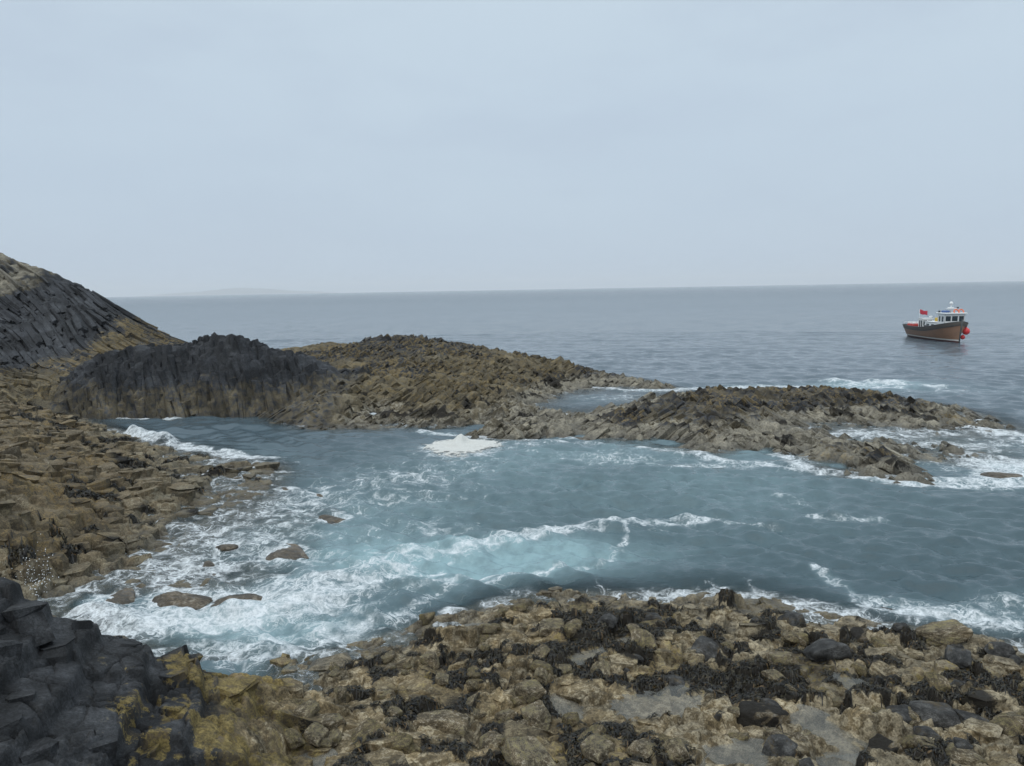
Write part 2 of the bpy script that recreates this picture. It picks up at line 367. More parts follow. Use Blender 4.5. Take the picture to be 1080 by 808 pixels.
# ================================================================== LEFT SHELF
sh_pts = [P(*q) for q in [
    (50,427,.6),(85,440,.1),(110,451,.15),(143,464,.15),(180,474,.15),(230,482,.12),(285,490,.05),(295,495,-.1),(270,505,.1),(262,520,.1),(232,531,.1),(215,545,.05),(200,560,.05),(165,585,.05),(150,600,0),(190,600,-.12),(200,620,-.05),(160,620,.05),(130,612,.15),
    (0,430,1.8),(0,450,2.3),(0,500,2.6),(0,540,2.4),(0,580,1.6),(60,450,1.1),(60,480,1.5),(100,470,.75),(100,500,1.15),(100,550,1.0),(150,490,.55),(150,520,.65),(200,495,.35),(200,520,.35),(240,500,.25),(50,560,1.4),(120,580,.5),(60,620,.3),(0,620,.6),(150,550,.55),(180,545,.3),(50,520,1.8),(110,600,.3),(60,640,.12),(110,640,.05),(80,650,-.1),
    (-80,450,3.2),(-80,520,3.6),(-80,600,2.5),(-150,500,4.5),(-60,430,2.4),
    (300,612,-.18),(262,602,-.12),(345,622,-.25),(330,560,-.28),(290,545,-.2),(310,585,-.15),(355,545,-.2),(230,612,-.08),
    (130,448,-1.2),(160,458,-1.2),(200,465,-1.1),(260,478,-1.0),(320,490,-1),(330,520,-.6),(300,540,-.35),(260,570,-.3),(250,600,-.35),(300,600,-.5),(240,640,-.35),(150,655,-.7),(200,665,-.9),(100,660,-.8),(350,560,-.5),(380,600,-.9),(320,650,-1.2),(400,520,-1.2),(450,560,-1.6),(20,655,-.3),(-60,650,.2),(420,650,-1.6)]]
SHELF = Surf(sh_pts)
def shelf_masks(x, y, z):
    n = fbm(x * 0.35, y * 0.35, 41, 3); n2 = fbm(x * 1.1, y * 1.1, 47, 3)
    blk = 0.25 * sst(0.05, 0.25, n2)
    och = 0.22 + 0.9 * n * sst(0.4, 1.2, z)
    pale = 0.40 * sst(0.9, 0.3, z) + 0.22 + n2 * 0.8
    weed = sst(0.10, 0.20, n2 + 0.5 * n) * sst(0.05, .3, z) * sst(1.9, 0.9, z)
    return np.clip(np.stack([blk, och, pale, weed], -1), 0, 1)
st = 0.065
X, Y = np.meshgrid(np.arange(-57, -6.5, st), np.arange(20.5, 68, st))
Hm = SHELF(X, Y); gy, gx = np.gradient(Hm, st)
amp = sst(-0.7, 0.35, Hm)
Hs = Hm + 0.35 * fbm(X * .4, Y * .4, 25, 3) * amp
Hs = Hs * .2 + .8 * terrace(Hs + .14 * fbm(X * .9, Y * .9, 26, 4), .30, .82)
hb, e, r1 = blocks(X, Y, 0.80, lambda lx, ly, a, b, c: 0.32 * (a - 0.5) + (b - 0.5) * 0.14 * lx + (0.05 + (c - 0.5) * 0.24) * ly, 0.25, 2.0, 13, 0.35, .10)
Z = Hs + amp * (hb - 0.30 * sst(0.13, 0.0, e) - .06 * sst(.25, 0, e))
hb, e2, q1 = blocks(X, Y, 0.34, lambda lx, ly, a, b, c: 0.13 * (a - 0.5) + (b - .5) * .2 * lx + (c - .5) * .25 * ly, 0.35, 1.9, 19, 0.4, .07)
Z += amp * (hb - 0.08 * sst(0.06, 0.0, e2)) + 0.09 * fbm(X * 2.4, Y * 2.4, 23, 5, .6)
MK = shelf_masks(X, Y, Z); Z += 0.10 * MK[..., 3] * (fbm(X * 6, Y * 6, 29, 3) + .6)
SHX, SHY, SHZ, SHM = X[0], Y[:, 0], Z, MK
me = grid_mesh('rock_shelf', X, Y, Z, Z > -1.5, attrs={'rnd': 0.5 * r1 + .5 * q1}, cols={'mask': MK})
SHO = link('rock_shelf', me, M_SHELF); tag(SHO, 'stepped brown rock shelf sloping down into white surf beside the pool', 'rocks', kind='structure')

a, b = seeds(-55, -8, 21.5, 66, 0.80)
i_ = np.clip(((a - SHX[0]) / st).astype(int), 0, len(SHX) - 1); j_ = np.clip(((b - SHY[0]) / st).astype(int), 0, len(SHY) - 1)
h0 = SHZ[j_, i_]; ok = (h0 > .02) & (rng.random(a.size) < .85) & (fbm(a * .3, b * .3, 91, 2) > -.22); a, b, h0 = a[ok], b[ok], h0[ok]
lean = np.stack([.10 * rng.standard_normal(a.size), .15 + .10 * rng.standard_normal(a.size)], -1); L = rng.uniform(.5, .8, a.size); top = h0 + rng.uniform(-.05, .16, a.size)
C = np.stack([np.stack([a - lean[:, 0] * (1 - t) * L, b - lean[:, 1] * (1 - t) * L, top - (1 - t) * L], -1) for t in (0, .7, 1)], 1)
me = columns_mesh('rock_slab', C, rng.uniform(.26, .62, a.size), tilt=.22, sides=6, masks=shelf_masks, seed=8)
V = np.zeros(len(me.vertices) * 3, np.float32); me.vertices.foreach_get('co', V); V = V.reshape(-1, 3)
V[:, 2] += .07 * fbm(V[:, 0] * 2.5, V[:, 1] * 2.5, 92, 3); me.vertices.foreach_set('co', V.ravel()); me.update()
o = link('rock_slab', me, M_SHELF, SHO); o['kind'] = 'stuff'
# ================================================================== FOREGROUND LEDGE
fg_pts = [P(*q) for q in [
    (300,702,.02),(340,690,.02),(400,677,.02),(440,660,.03),(490,645,.05),(560,630,.05),(610,630,.12),(650,632,.05),(700,634,.1),(780,628,.05),(850,643,.05),(900,660,.1),(950,668,.15),(1000,670,.1),(1080,684,.05),
    (1150,700,.05),(1250,720,.0),
    (560,650,.4),(620,645,.45),(700,650,.45),(850,665,.4),(930,680,.5),(1000,690,.45),(440,690,.25),
    (540,700,.7),(540,760,1.0),(540,808,1.3),(350,740,.75),(400,730,.65),(700,720,.8),(700,808,1.35),(900,720,.75),(1080,808,1.3),(1080,740,.8),(300,790,1.6),(330,808,1.6),(270,730,1.3),
    (540,870,1.5),(800,870,1.6),(1080,870,1.5),(540,1000,2.0),(1000,1000,2.0),(1300,870,1.5),(1300,760,.8)]]
fg_pts += [D(*q) for q in [(0,587,12.6),(14,600,12.6),(28,630,12.8),(73,645,13.2),(110,668,13.6),(143,681,13.9),(197,694,14.4),(233,708,14.7),
    (0,660,11.4),(0,720,10.4),(0,808,9.2),(100,808,9.9),(200,808,10.8),(250,808,11.4),(50,700,11.2),(100,740,11.2),(150,700,12.9),(200,740,12.4),(160,760,11.6),(50,760,10.2),(60,665,12.5),(-60,600,11.8),(-120,620,10.5),(-60,700,10),(-60,808,8.6),(240,740,13.0),(250,770,12.2)]]
def behind(px, py, d, back, z):
    x, y, zz = D(px, py, d); l = math.hypot(x, y); return (x * (1 + back / l), y * (1 + back / l), z)
fg_pts += [behind(0,587,12.6,2.6,.6), behind(28,630,12.8,2.6,.2), behind(73,645,13.2,2.4,-.2), behind(110,668,13.6,2.4,-.4), behind(143,681,13.9,2.3,-.4), behind(197,694,14.4,2.0,-.4), behind(233,708,14.7,1.8,-.4), behind(-60,600,11.8,3,1)]
fg_pts += [P(px, py - d, z) for d, z in ((11, -.7), (26, -1.5)) for px, py in [(300,702),(400,677),(490,645),(560,630),(650,630),(780,626),(850,640),(950,664),(1080,680),(1250,714)]]
fg_pts += [P(px, py - d, z) for d, z in ((58, -1.6), (105, -2.4)) for px, py in [(300,702),(400,677),(490,645),(560,630),(650,630),(780,626),(850,640),(950,664),(1080,680),(1250,714)]]
fg_pts += [W(-9, 6, 5), W(-5, 6, 4), W(0, 6, 3.2), W(8, 6, 3), W(-13, 9, 5)]
FORE = Surf(fg_pts)
L0 = np.array(P(243, 700, 2.0)[:2]); L1 = np.array(P(262, 830, 2.2)[:2])
def dark_w(x, y):                         # 1 on the black slab at the left, 0 on the brown ledge
    d = L1 - L0; d = d / np.linalg.norm(d)
    s = (x - L0[0]) * d[1] - (y - L0[1]) * d[0]
    return s                                # signed metres, positive towards the left
POOLS = [(692, 737, .95, .42, .2), (884, 770, .36, .95, .5), (905, 722, .34, .5, .4), (780, 790, .55, .35, 0), (905, 793, .75, .3, .1), (665, 672, .55, .16, .3), (470, 757, .35, .2, .2), (595, 735, .3, .42, .4), (870, 652, .5, .18, 0), (505, 655, .6, .16, .2), (330, 790, .3, .18, 0), (620, 690, .5, .2, .6)]
pool_w = []
for px, py, rx, ry, an in POOLS:
    zt = 0.8
    for _ in range(6):
        w = P(px, py, zt); zt = float(FORE(np.array(w[0]), np.array(w[1])))
    pool_w.append((w[0], w[1], zt, rx * 1.2, ry * 1.25, an))
def pool_field(x, y, q):
    cx, cy, zt, rx, ry, an = q
    c, s = math.cos(an), math.sin(an)
    u = ((x - cx) * c + (y - cy) * s) / rx; v = (-(x - cx) * s + (y - cy) * c) / ry
    return np.sqrt(u * u + v * v) * (1 + 0.9 * fbm(x * 2.2, y * 2.2, 55, 3))
def fore_masks(x, y, z, dk):
    n = fbm(x * 0.55, y * 0.55, 61, 3); n2 = fbm(x * 1.7, y * 1.7, 67, 3); n3 = fbm(x * 3.5, y * 3.5, 69, 3)
    d = sst(-1.5, 1.0, dk + 2.6 * n2 + 1.6 * n3)
    och = d * (sst(-0.02, 0.25, n2 * .7 + n3) * sst(3.0, .3, dk) * .9) + sst(1.9, 0.0, np.abs(dk + .3)) * (0.36 + 1.3 * n2 + .6 * n3) + (1 - d) * (0.22 + 0.9 * n)
    blk = d * (1 - 0.8 * np.clip(och, 0, 1))
    right = sst(0.5, 6, x)
    blk = blk + (1 - d) * right * np.clip(.30 + 1.2 * n, 0, .75)
    pale = (1 - d) * (0.32 + n3 * 0.9 + 0.25 * right + .3 * sst(.5, .1, z))
    shore = sst(0.12, 0.4, z)
    weed = (1 - d) * sst(0.045, 0.13, n2 * .8 + n * .65 + 0.045 * right + .05) * shore * sst(-0.6, -1.3, dk)
    return np.clip(np.stack([blk, och, pale, weed], -1), 0, 1)
st = 0.026
X, Y = np.meshgrid(np.arange(-14.5, 17.5, st), np.arange(7.2, 25.2, st))
Hm = FORE(X, Y); gy, gx = np.gradient(Hm, st); dk = dark_w(X, Y)
dw = sst(-0.6, 0.5, dk + .8 * fbm(X, Y, 71, 2))
amp = sst(-0.5, 0.3, Hm)
# brown ledge: jointed, worn blocks
Hf = Hm + .22 * amp * fbm(X * .8, Y * .8, 43, 3)
Hf = .5 * Hf + .5 * terrace(Hf + .06 * fbm(X * 2, Y * 2, 44, 3), .3, .6)
hb, e, r1 = blocks(X, Y, 0.72, lambda lx, ly, a, b, c: (.20 * (a - .45) + .22 * (a > .85) * b) + (b - .5) * .22 * lx + (c - .5) * .24 * ly, 0.45, 1.5, 33, 0.4, .05)
ZA = Hf + amp * (hb - .12 * sst(.06, 0, e) - .03 * sst(.20, 0, e))
hb, e2, q1 = blocks(X, Y, .27, lambda lx, ly, a, b, c: .15 * (a - .5) + (b - .5) * .45 * lx + (c - .5) * .45 * ly, 1.0, 1.5, 37, .45, .04)
rub = sst(-.12, .12, fbm(X * .6, Y * .6, 46, 2))
ZA += amp * (hb - .06 * sst(.04, 0, e2)) * (.45 + .75 * rub)
ZA += amp * (0.13 * fbm(X * 3, Y * 3, 39, 6, .62) + .07 * np.abs(fbm(X * 5, Y * 5, 40, 4, .6)))
# black slab: flat joints with sharp cracks, a few upright steps
Hd = .4 * Hm + .6 * terrace(Hm + .45 * fbm(X * .5, Y * .5, 51, 4), .55, .90)
hb, f, t1 = blocks(X, Y, 0.95, lambda lx, ly, a, b, c: .09 * (a - .5) + .40 * (a > .88) * (b - .1) + (b - .5) * .20 * lx + (c - .5) * .26 * ly, 0.5, 1.9, 45, 0.32, .03)
ZB = Hd + hb - .13 * sst(.035, 0, f)
_h, f3, _r = blocks(X, Y, .5, lambda lx, ly, a, b, c: 0 * a, 1.9, 2.6, 58, .3, .03)
ZB -= .07 * sst(.022, 0, f3)
hb, f2, u1 = blocks(X, Y, .34, lambda lx, ly, a, b, c: .075 * (a - .5) + (b - .5) * .14 * lx + (c - .5) * .24 * ly, 0.95, 2.2, 49, .38, .03)
ZB += (.25 + 1.3 * sst(.0, .2, fbm(X * .8, Y * .8, 56, 3))) * (.6 * hb - .06 * sst(.026, 0, f2))
ZB += .024 * fbm(X * 3.2, Y * 3.2, 53, 6, .58)
Z = ZA * (1 - dw) + ZB * dw
MK = fore_masks(X, Y, Z, dk)
lump = fbm(X * 5, Y * 5, 59, 4) + .5
Z += .11 * MK[..., 3] * lump
Z += 0.05 * np.clip(MK[..., 1], 0, 1) * (fbm(X * 9, Y * 9, 57, 3) + .3) * sst(-1, .5, dk)
POOLZ = []
for q in pool_w:
    pf = pool_field(X, Y, q)
    near = pf < 1.15
    lev = float(np.percentile(Z[near], 38)) if near.any() else q[2]
    k = .86 * sst(1.25, .75, pf)
    Z = Z * (1 - k) + (np.minimum(Z, lev - .05) - .02) * k
    MK[..., 3] *= (1 - k); MK[..., 0] *= (1 - .6 * k); MK[..., 2] = np.maximum(MK[..., 2], .55 * k)
    POOLZ.append(lev - .035)
FX, FY, FZ, FM = X[0], Y[:, 0], Z, MK
me = grid_mesh('rock_ledge', X, Y, Z, Z > -1.5, attrs={'rnd': np.where(dw > .5, .5 * t1 + .5 * u1, .55 * r1 + .45 * q1)}, cols={'mask': MK})
tag(link('rock_ledge', me, M_FORE), 'foreground rock ledge, black slab at one end and brown weedy boulders along it', 'rocks', kind='structure')
def lookup(ax, ay, G, x, y):
    i = np.clip(((np.asarray(x) - ax[0]) / (ax[1] - ax[0])).astype(int), 0, len(ax) - 1)
    j = np.clip(((np.asarray(y) - ay[0]) / (ay[1] - ay[0])).astype(int), 0, len(ay) - 1)
    return G[j, i]
a, b = seeds(-14, 17, 7.4, 24.6, 0.50)
h0 = lookup(FX, FY, FZ, a, b); mw = lookup(FX, FY, FM[..., 3], a, b); dka = dark_w(a, b)
isd = dka > 0
ok = (h0 > .06) & (mw < .3) & (rng.random(a.size) < np.where(isd, .42, .60) + 1.4 * fbm(a * .7, b * .7, 94, 2))
hs = np.stack([lookup(FX, FY, FZ, a + i * .22, b + j * .22) for i, j in ((1, 0), (-1, 0), (0, 1), (0, -1))]); ok &= (hs.max(0) - hs.min(0)) < np.where(isd, .42, .5)
ok &= ~((dka > -.5) & (dka < 1.0) & (rng.random(a.size) < .6))
for q in pool_w: ok &= pool_field(a, b, q) > 1.25
def slabs(sel, name, rlo, rhi, tilt, seed, up, lean_s, dk_on):
    x, y, z = a[sel], b[sel], h0[sel]; n = x.size
    lean = np.stack([lean_s * rng.standard_normal(n), .12 + lean_s * rng.standard_normal(n)], -1); L = rng.uniform(.45, .7, n); top = z + rng.uniform(-.06, up, n)
    C = np.stack([np.stack([x - lean[:, 0] * (1 - t) * L, y - lean[:, 1] * (1 - t) * L, top - (1 - t) * L], -1) for t in (0, .75, 1)], 1)
    R = rng.uniform(rlo, rhi, n) * np.where(rng.random(n) > .82, 1.55, 1)
    me = columns_mesh(name, C, R, tilt=tilt, sides=6, masks=lambda px, py, pz: fore_masks(px, py, pz, dark_w(px, py)), seed=seed)
    o = link(name, me, M_FORE, bpy.data.objects['rock_ledge']); o['kind'] = 'stuff'
slabs(ok & isd, 'basalt_block', .16, .36, .22, 15, .09, .12, True)
slabs(ok & ~isd, 'rock_slab', .14, .38, .16, 16, .06, .10, False)
fore_z = lambda x, y: lookup(FX, FY, FZ, x, y)
shelf_z = lambda x, y: lookup(SHX, SHY, SHZ, x, y)

# tide pools: level water standing in the hollows
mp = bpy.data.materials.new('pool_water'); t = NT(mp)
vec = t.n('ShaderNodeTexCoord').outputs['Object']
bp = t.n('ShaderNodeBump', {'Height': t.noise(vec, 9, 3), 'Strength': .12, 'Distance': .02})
gl = t.n('ShaderNodeBsdfPrincipled', {'Base Color': c4(.22, .22, .20), 'Roughness': .04, 'IOR': 1.33, 'Alpha': .34, 'Normal': bp, 'Specular IOR Level': .8})  # pale grey base colour stands in for the bright sky the pools reflect
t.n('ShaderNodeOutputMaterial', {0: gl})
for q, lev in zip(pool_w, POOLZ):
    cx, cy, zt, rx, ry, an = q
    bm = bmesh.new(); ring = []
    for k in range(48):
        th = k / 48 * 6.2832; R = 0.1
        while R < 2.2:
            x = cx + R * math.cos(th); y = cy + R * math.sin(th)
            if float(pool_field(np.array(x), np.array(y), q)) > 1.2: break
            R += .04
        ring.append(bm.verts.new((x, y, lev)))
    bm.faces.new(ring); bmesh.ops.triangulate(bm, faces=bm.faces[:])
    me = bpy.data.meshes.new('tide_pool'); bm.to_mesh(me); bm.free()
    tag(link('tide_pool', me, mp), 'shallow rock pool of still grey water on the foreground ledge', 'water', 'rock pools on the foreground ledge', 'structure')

# ================================================================== SEA
def seg_dist(x, y, pts):
    w = [P(*p) for p in pts]; d = np.full(np.shape(x), 1e9)
    for (ax, ay, _), (bx_, by_, _) in zip(w[:-1], w[1:]):
        vx, vy = bx_ - ax, by_ - ay; L2 = vx * vx + vy * vy + 1e-9
        t = np.clip(((x - ax) * vx + (y - ay) * vy) / L2, 0, 1)
        d = np.minimum(d, np.hypot(x - ax - t * vx, y - ay - t * vy))
    return d
def blob(x, y, px, py, rx, ry, rot=0.0):
    cx, cy, _ = P(px, py); c, s = math.cos(rot), math.sin(rot)
    u = ((x - cx) * c + (y - cy) * s) / rx; v = (-(x - cx) * s + (y - cy) * c) / ry
    return np.exp(-(u * u + v * v))
def sea_bed(x, y):
    H = np.full(x.shape, -3.0); n = (np.hypot(x, y) < 125)
    def put(sel, fn):
        sel = sel & n
        H[sel] = np.maximum(H[sel], fn(x[sel], y[sel]))
    put((x > -84) & (x < 43) & (y > 37) & (y < 106), far_macro)
    put((x < -5) & (x > -60) & (y > 19) & (y < 66), SHELF)
    put((y < 25.5) & (x > -14) & (x < 18), FORE)
    return H
FOAM_LINES = [
    ([(330,622),(420,590),(500,578),(580,564),(660,553),(740,548)], .9, .62),
    ([(660,553),(655,580),(630,597),(560,605),(480,611),(420,622)], .28, .55),
    ([(88,439),(130,441),(186,441)], .45, 1.25), ([(135,458),(180,468),(230,478),(280,482)], .8, .95),
    ([(372,440),(420,441),(440,446)], .8, .9), ([(450,455),(520,463),(640,470),(760,483),(860,498),(960,510),(1080,513)], .8, .66),
    ([(830,480),(860,495),(930,508),(1080,508)], 1.0, .6),
    ([(470,645),(560,624)], .5, .55), ([(690,628),(760,623),(850,640),(915,655)], .75, .72), ([(930,640),(1000,648),(1100,656)], .9, .55), ([(860,600),(900,625),(920,648)], .3, .45),
    ([(85,650),(150,662),(240,652),(330,640),(410,605)], .9, .95), ([(230,705),(320,680),(420,645)], .6, .55), ([(400,660),(470,618),(560,606)], .4, .42), ([(240,690),(330,655),(430,612),(470,606)], .3, .5),
    ([(290,374),(312,374)], 1.8, 1.0), ([(705,411),(760,409),(850,407)], 1.5, .72), ([(595,408),(660,411),(715,412)], 1.1, .7), ([(880,404),(930,403),(975,408)], 1.4, .8), ([(895,410),(940,409)], .9, .8),
    ([(960,440),(1000,445),(1045,456),(1090,466)], 1.6, .9), ([(820,520),(870,535)], .5, .35), ([(860,545),(920,548)], .5, .4), ([(740,548),(820,556)], .3, .42)]
FOAM_BLOBS = [(488,473,3.2,2.4,.85),(255,690,3,1.5,.6),(380,650,3,1.5,.42),(250,560,5,4.5,.60),(210,645,4,1.6,.8),(300,610,4,3,.50),(330,530,4.5,4,.56),(240,500,4,5,.55),(420,510,5,5,.46),(480,495,5,3,.44),(200,600,3,3,.6),(330,670,3,1.4,.45),(640,480,9,2.5,.42),(760,490,6,1.6,.5),
    (930,458,8,3.5,.62),(1020,470,5,3.5,.70),(1065,490,4,3,.80),(870,465,4,2,.52),(650,420,6,3.5,.5),(420,560,5,2.5,.34),(920,406,7,3,.55),(1000,412,7,3,.35),(1050,640,3,1,.4),(560,470,5,1.2,.42)]
SURF = [ # rocks awash at the shelf's foot
    (298, 586, (1.12, .62, .42), 'oval grey brown rock awash, standing alone in the middle of the white surf'),
    (352, 547, (.75, .4, .26), 'low flat brown rock awash farthest out in the surf'),
    (188, 631, (1.1, .75, .70), 'domed brown rock with water running off it beside the breaking wave'),
    (250, 630, (1.1, .7, .46), 'submerged brown rock under foam between the domed rock and the breaking wave'),
    (322, 619, (1.05, .6, .36), 'smooth brown rock mostly under water beside the breaking wave crest'),
    (218, 596, (.30, .25, .22), 'small brown rock poking from the foam above the domed rock'),
    (225, 605, (.26, .2, .16), 'tiny low rock in the foam touching the small brown one'),
    (303, 515, (.62, .35, .26), 'brown rock in the foam off the pointed tip of the shelf'),
    (335, 520, (.5, .3, .14), 'thin rock barely breaking the foam off the tip of the shelf'),
    (240, 575, (.5, .35, .2), 'wet brown rock edge in shallow foam near the shelf'),
    (120, 632, (.7, .5, .26), 'low wet rock at the shelf foot behind the black slab'),
    (608, 462, (1.1, .5, .32), 'reddish brown flat rock awash at the foot of the causeway'),
    (1055, 500, (1.3, .7, .42), 'wet grey rock in white surf at the reef end near the frame edge'),
    (1010, 478, (1.1, .7, .34), 'low brown rock washed over by surf beside the reef'),
]
SURF_AT = [(*P(px, py)[:2], sz) for px, py, sz, _l in SURF]
na, nr = 860, 900
ang = np.linspace(-1.15, 1.15, na)
r0 = [9.0]
while r0[-1] < 170: r0.append(r0[-1] * 1.0042)
while r0[-1] < 30000: r0.append(r0[-1] * 1.035)
rad = np.array(r0)
A, R = np.meshgrid(ang, rad); X = R * np.sin(A); Y = R * np.cos(A)
BED = sea_bed(X, Y); depth = -BED
# waves: many directions and lengths, drawn from one wind sea plus a low swell
wr = np.random.default_rng(5); Z = np.zeros_like(X); step = R * 0.0045
lam = np.exp(np.linspace(math.log(.38), math.log(11.0), 64))
for l in lam:
    k = 2 * math.pi / l; th = math.radians(-100 + wr.normal() * 33)
    amp_ = 0.0200 * l ** 0.58 * (0.5 + wr.random()) * (1.25 if l < .9 else 1.1 if l < 2.2 else .50)
    ph = wr.random() * 6.28
    fade = sst(2.0, 4.5, l / step)
    wx = X + .35 * l * (vnoise(X / (3 * l), Y / (3 * l), 301) - .5) * 2; wy = Y + .35 * l * (vnoise(X / (3 * l) + 9, Y / (3 * l), 305) - .5) * 2
    ss = np.sin(k * (wx * math.cos(th) + wy * math.sin(th)) + ph)
    Z += amp_ * fade * ss
calm = 0.6 + 0.4 * sst(0.0, 1.3, depth)
gust = .55 + .9 * (fbm(X * .045, Y * .045, 311, 3) + .5)
Z *= .80 * calm * gust * (1.0 - .35 * sst(50, 130, R))
near = R < 130
Z *= 1 - .6 * near * np.clip(blob(X, Y, 485, 471, 3.5, 3.0) * 1.5, 0, 1)
Z += near * (.34 * np.exp(-(seg_dist(X, Y, [(90,648),(150,655),(235,645),(330,636)]) / .55) ** 2) * (.6 + .8 * vnoise(X * .9, Y * .9, 321))
    + .28 * np.exp(-(seg_dist(X, Y, [(330,620),(430,590),(560,572),(650,556)]) / 1.1) ** 2) + .18 * np.exp(-(seg_dist(X, Y, [(230,705),(330,668),(430,630)]) / .6) ** 2)
    + .55 * np.exp(-(seg_dist(X, Y, [(140,457),(178,467)]) / .7) ** 2) * (.4 + vnoise(X * 1.3, Y * 1.3, 323)) - .22 * blob(X, Y, 520, 592, 4.5, 1.3)
    + .3 * np.exp(-(seg_dist(X, Y, [(378,440),(420,440)]) / .6) ** 2) * vnoise(X * 1.5, Y * 1.5, 325) * 1.6
    + .3 * np.exp(-(seg_dist(X, Y, [(880,404),(930,402),(970,407)]) / 1.5) ** 2) * vnoise(X * .7, Y * .7, 327) * 1.5)
fo = np.zeros_like(X)
for pts, wdt, s in FOAM_LINES:
    fo = np.maximum(fo, s * np.exp(-(seg_dist(X + 1.2 * wdt * fbm(X * .5 / wdt, Y * .5 / wdt, 331, 3) * 2, Y, pts) / wdt) ** 2))
for px, py, rx, ry, s in FOAM_BLOBS:
    fo = np.maximum(fo, s * blob(X, Y, px, py, rx, ry))
shore = np.exp(-np.clip(depth, 0, 9) / .22) * (depth > -.6)
fo = np.maximum(fo, .42 * shore) * near
for sx, sy, sz_ in SURF_AT: fo = np.maximum(fo, .8 * np.exp(-(((X - sx) / (sz_[0] * 1.35)) ** 2 + ((Y - sy) / (sz_[1] * 1.8)) ** 2) ** 2))
fo = fo * (.60 + .85 * (fbm(X * .35, Y * .35, 335, 4) + .3)) + .05 * near * sst(60, 20, R)
aer = np.clip(.32 * blob(X, Y, 700, 510, 13, 9) + .18 * blob(X, Y, 470, 500, 6, 6) + 1.25 * blob(X, Y, 525, 592, 4.8, 1.7, .1) + .8 * blob(X, Y, 270, 665, 4.2, 2.2) + .45 * blob(X, Y, 330, 560, 5, 6) + .9 * blob(X, Y, 925, 407, 6, 3.2) + .3 * blob(X, Y, 640, 475, 9, 3) + .5 * blob(X, Y, 960, 470, 8, 4) + .45 * blob(X, Y, 440, 585, 4.5, 2.2), 0, 1)
aer = np.clip(aer * (.7 + .8 * (fbm(X * .3, Y * .3, 341, 3) + .4)), 0, 1)
bed_keep = (BED < 1.0) | (R > 120)
me = grid_mesh('sea', X, Y, Z, bed_keep, attrs={'foam': fo, 'aer': aer, 'depth': np.clip(depth, -1, 4)})
ms = bpy.data.materials.new('sea_water'); t = NT(ms)
vec = t.n('ShaderNodeTexCoord').outputs['Object']
foam, aerA, dep = t.attr('foam'), t.attr('aer'), t.attr('depth')
dist = t.n('ShaderNodeVectorMath', {0: vec}, operation='LENGTH').outputs['Value']
# lace of foam: warped cells at three sizes, thicker where there is more foam
wv = t.n('ShaderNodeTexNoise', {'Vector': vec, 'Scale': .55, 'Detail': 4, 'Roughness': .6}).outputs[1]
wv2 = t.n('ShaderNodeTexNoise', {'Vector': vec, 'Scale': 2.6, 'Detail': 3, 'Roughness': .6}).outputs[1]
def vm(op, a, b): 
    nd = t.n('ShaderNodeVectorMath', {0: a, 1: b}, operation=op); return nd.outputs[0]
wp = vm('ADD', vec, vm('MULTIPLY', vm('SUBTRACT', wv, (.5, .5, .5)), (2.2, 2.2, 0)))
wp = vm('ADD', wp, vm('MULTIPLY', vm('SUBTRACT', wv2, (.5, .5, .5)), (.55, .55, 0)))
wp = vm('MULTIPLY', wp, (.72, 1.1, 0))
def lace(scale, k, w):
    e_ = t.n('ShaderNodeTexVoronoi', {'Vector': wp, 'Scale': scale}, feature='DISTANCE_TO_EDGE').outputs[0]
    width = t.math('MULTIPLY', t.math('MAXIMUM', t.math('SUBTRACT', foam, k), 0.0), w)
    return t.math('SUBTRACT', 1.0, t.n('ShaderNodeMapRange', {0: e_, 1: t.math('MULTIPLY', width, .05), 2: t.math('ADD', t.math('MULTIPLY', width, 1.25), .002), 3: 0.0, 4: 1.0}).outputs[0])
nf = t.noise(vec, 4.5, 5, .68); nb = t.noise(vec, 1.3, 5, .65)
gate = t.ramp(t.math('ADD', foam, t.math('MULTIPLY', t.math('SUBTRACT', nb, .5), 1.5)), .18, .62)
f1 = t.math('MULTIPLY', lace(.75, .10, .21), gate); f2 = t.math('MULTIPLY', lace(2.0, .20, .30), gate); f3 = t.math('MULTIPLY', lace(5.0, .3, .36), gate)
solid = t.ramp(t.math('ADD', foam, t.math('MULTIPLY', t.math('SUBTRACT', nf, .5), 1.1)) , .80, 1.15)
fm = t.math('MAXIMUM', t.math('MAXIMUM', f1, f2), t.math('MAXIMUM', t.math('MULTIPLY', f3, .8), solid))
nh = t.noise(vec, 13, 4, .7)
fm = t.math('MULTIPLY', fm, t.math('MULTIPLY', t.ramp(nf, .28, .55, .35, 1.0), t.ramp(nh, .3, .55, .6, 1.05)), clamp=True)
fm = t.math('MAXIMUM', fm, t.math('MULTIPLY', t.ramp(foam, .15, .9, 0, .20), t.ramp(nb, .3, .6)))
# a sprinkle of small whitecaps far out
wc = t.noise(vm('MULTIPLY', vec, (.035, .11, 0)), 1.0, 6, .72)
wcap = t.math('MULTIPLY', t.ramp(wc, .69, .74), t.ramp(dist, 60, 140, 0, .45))
fm = t.math('MAXIMUM', fm, wcap)
milky = t.math('MULTIPLY', t.math('MAXIMUM', aerA, t.math('MULTIPLY', foam, .55)), t.ramp(nb, .25, .65, .55, 1.0))
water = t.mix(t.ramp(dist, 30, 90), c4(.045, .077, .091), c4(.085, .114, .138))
water = t.mix(milky, water, c4(.245, .365, .39))
b1 = t.noise(vm('MULTIPLY', vec, (.6, 1.35, 1)), 3.0, 5, .66); b2 = t.noise(vm('MULTIPLY', vec, (.6, 1.3, 1)), .9, 4, .6); b3 = t.noise(vm('MULTIPLY', vec, (.7, 1.3, 1)), .36, 5, .66); b4 = t.noise(vm('MULTIPLY', vec, (.6, 1.2, 1)), .07, 6, .7)
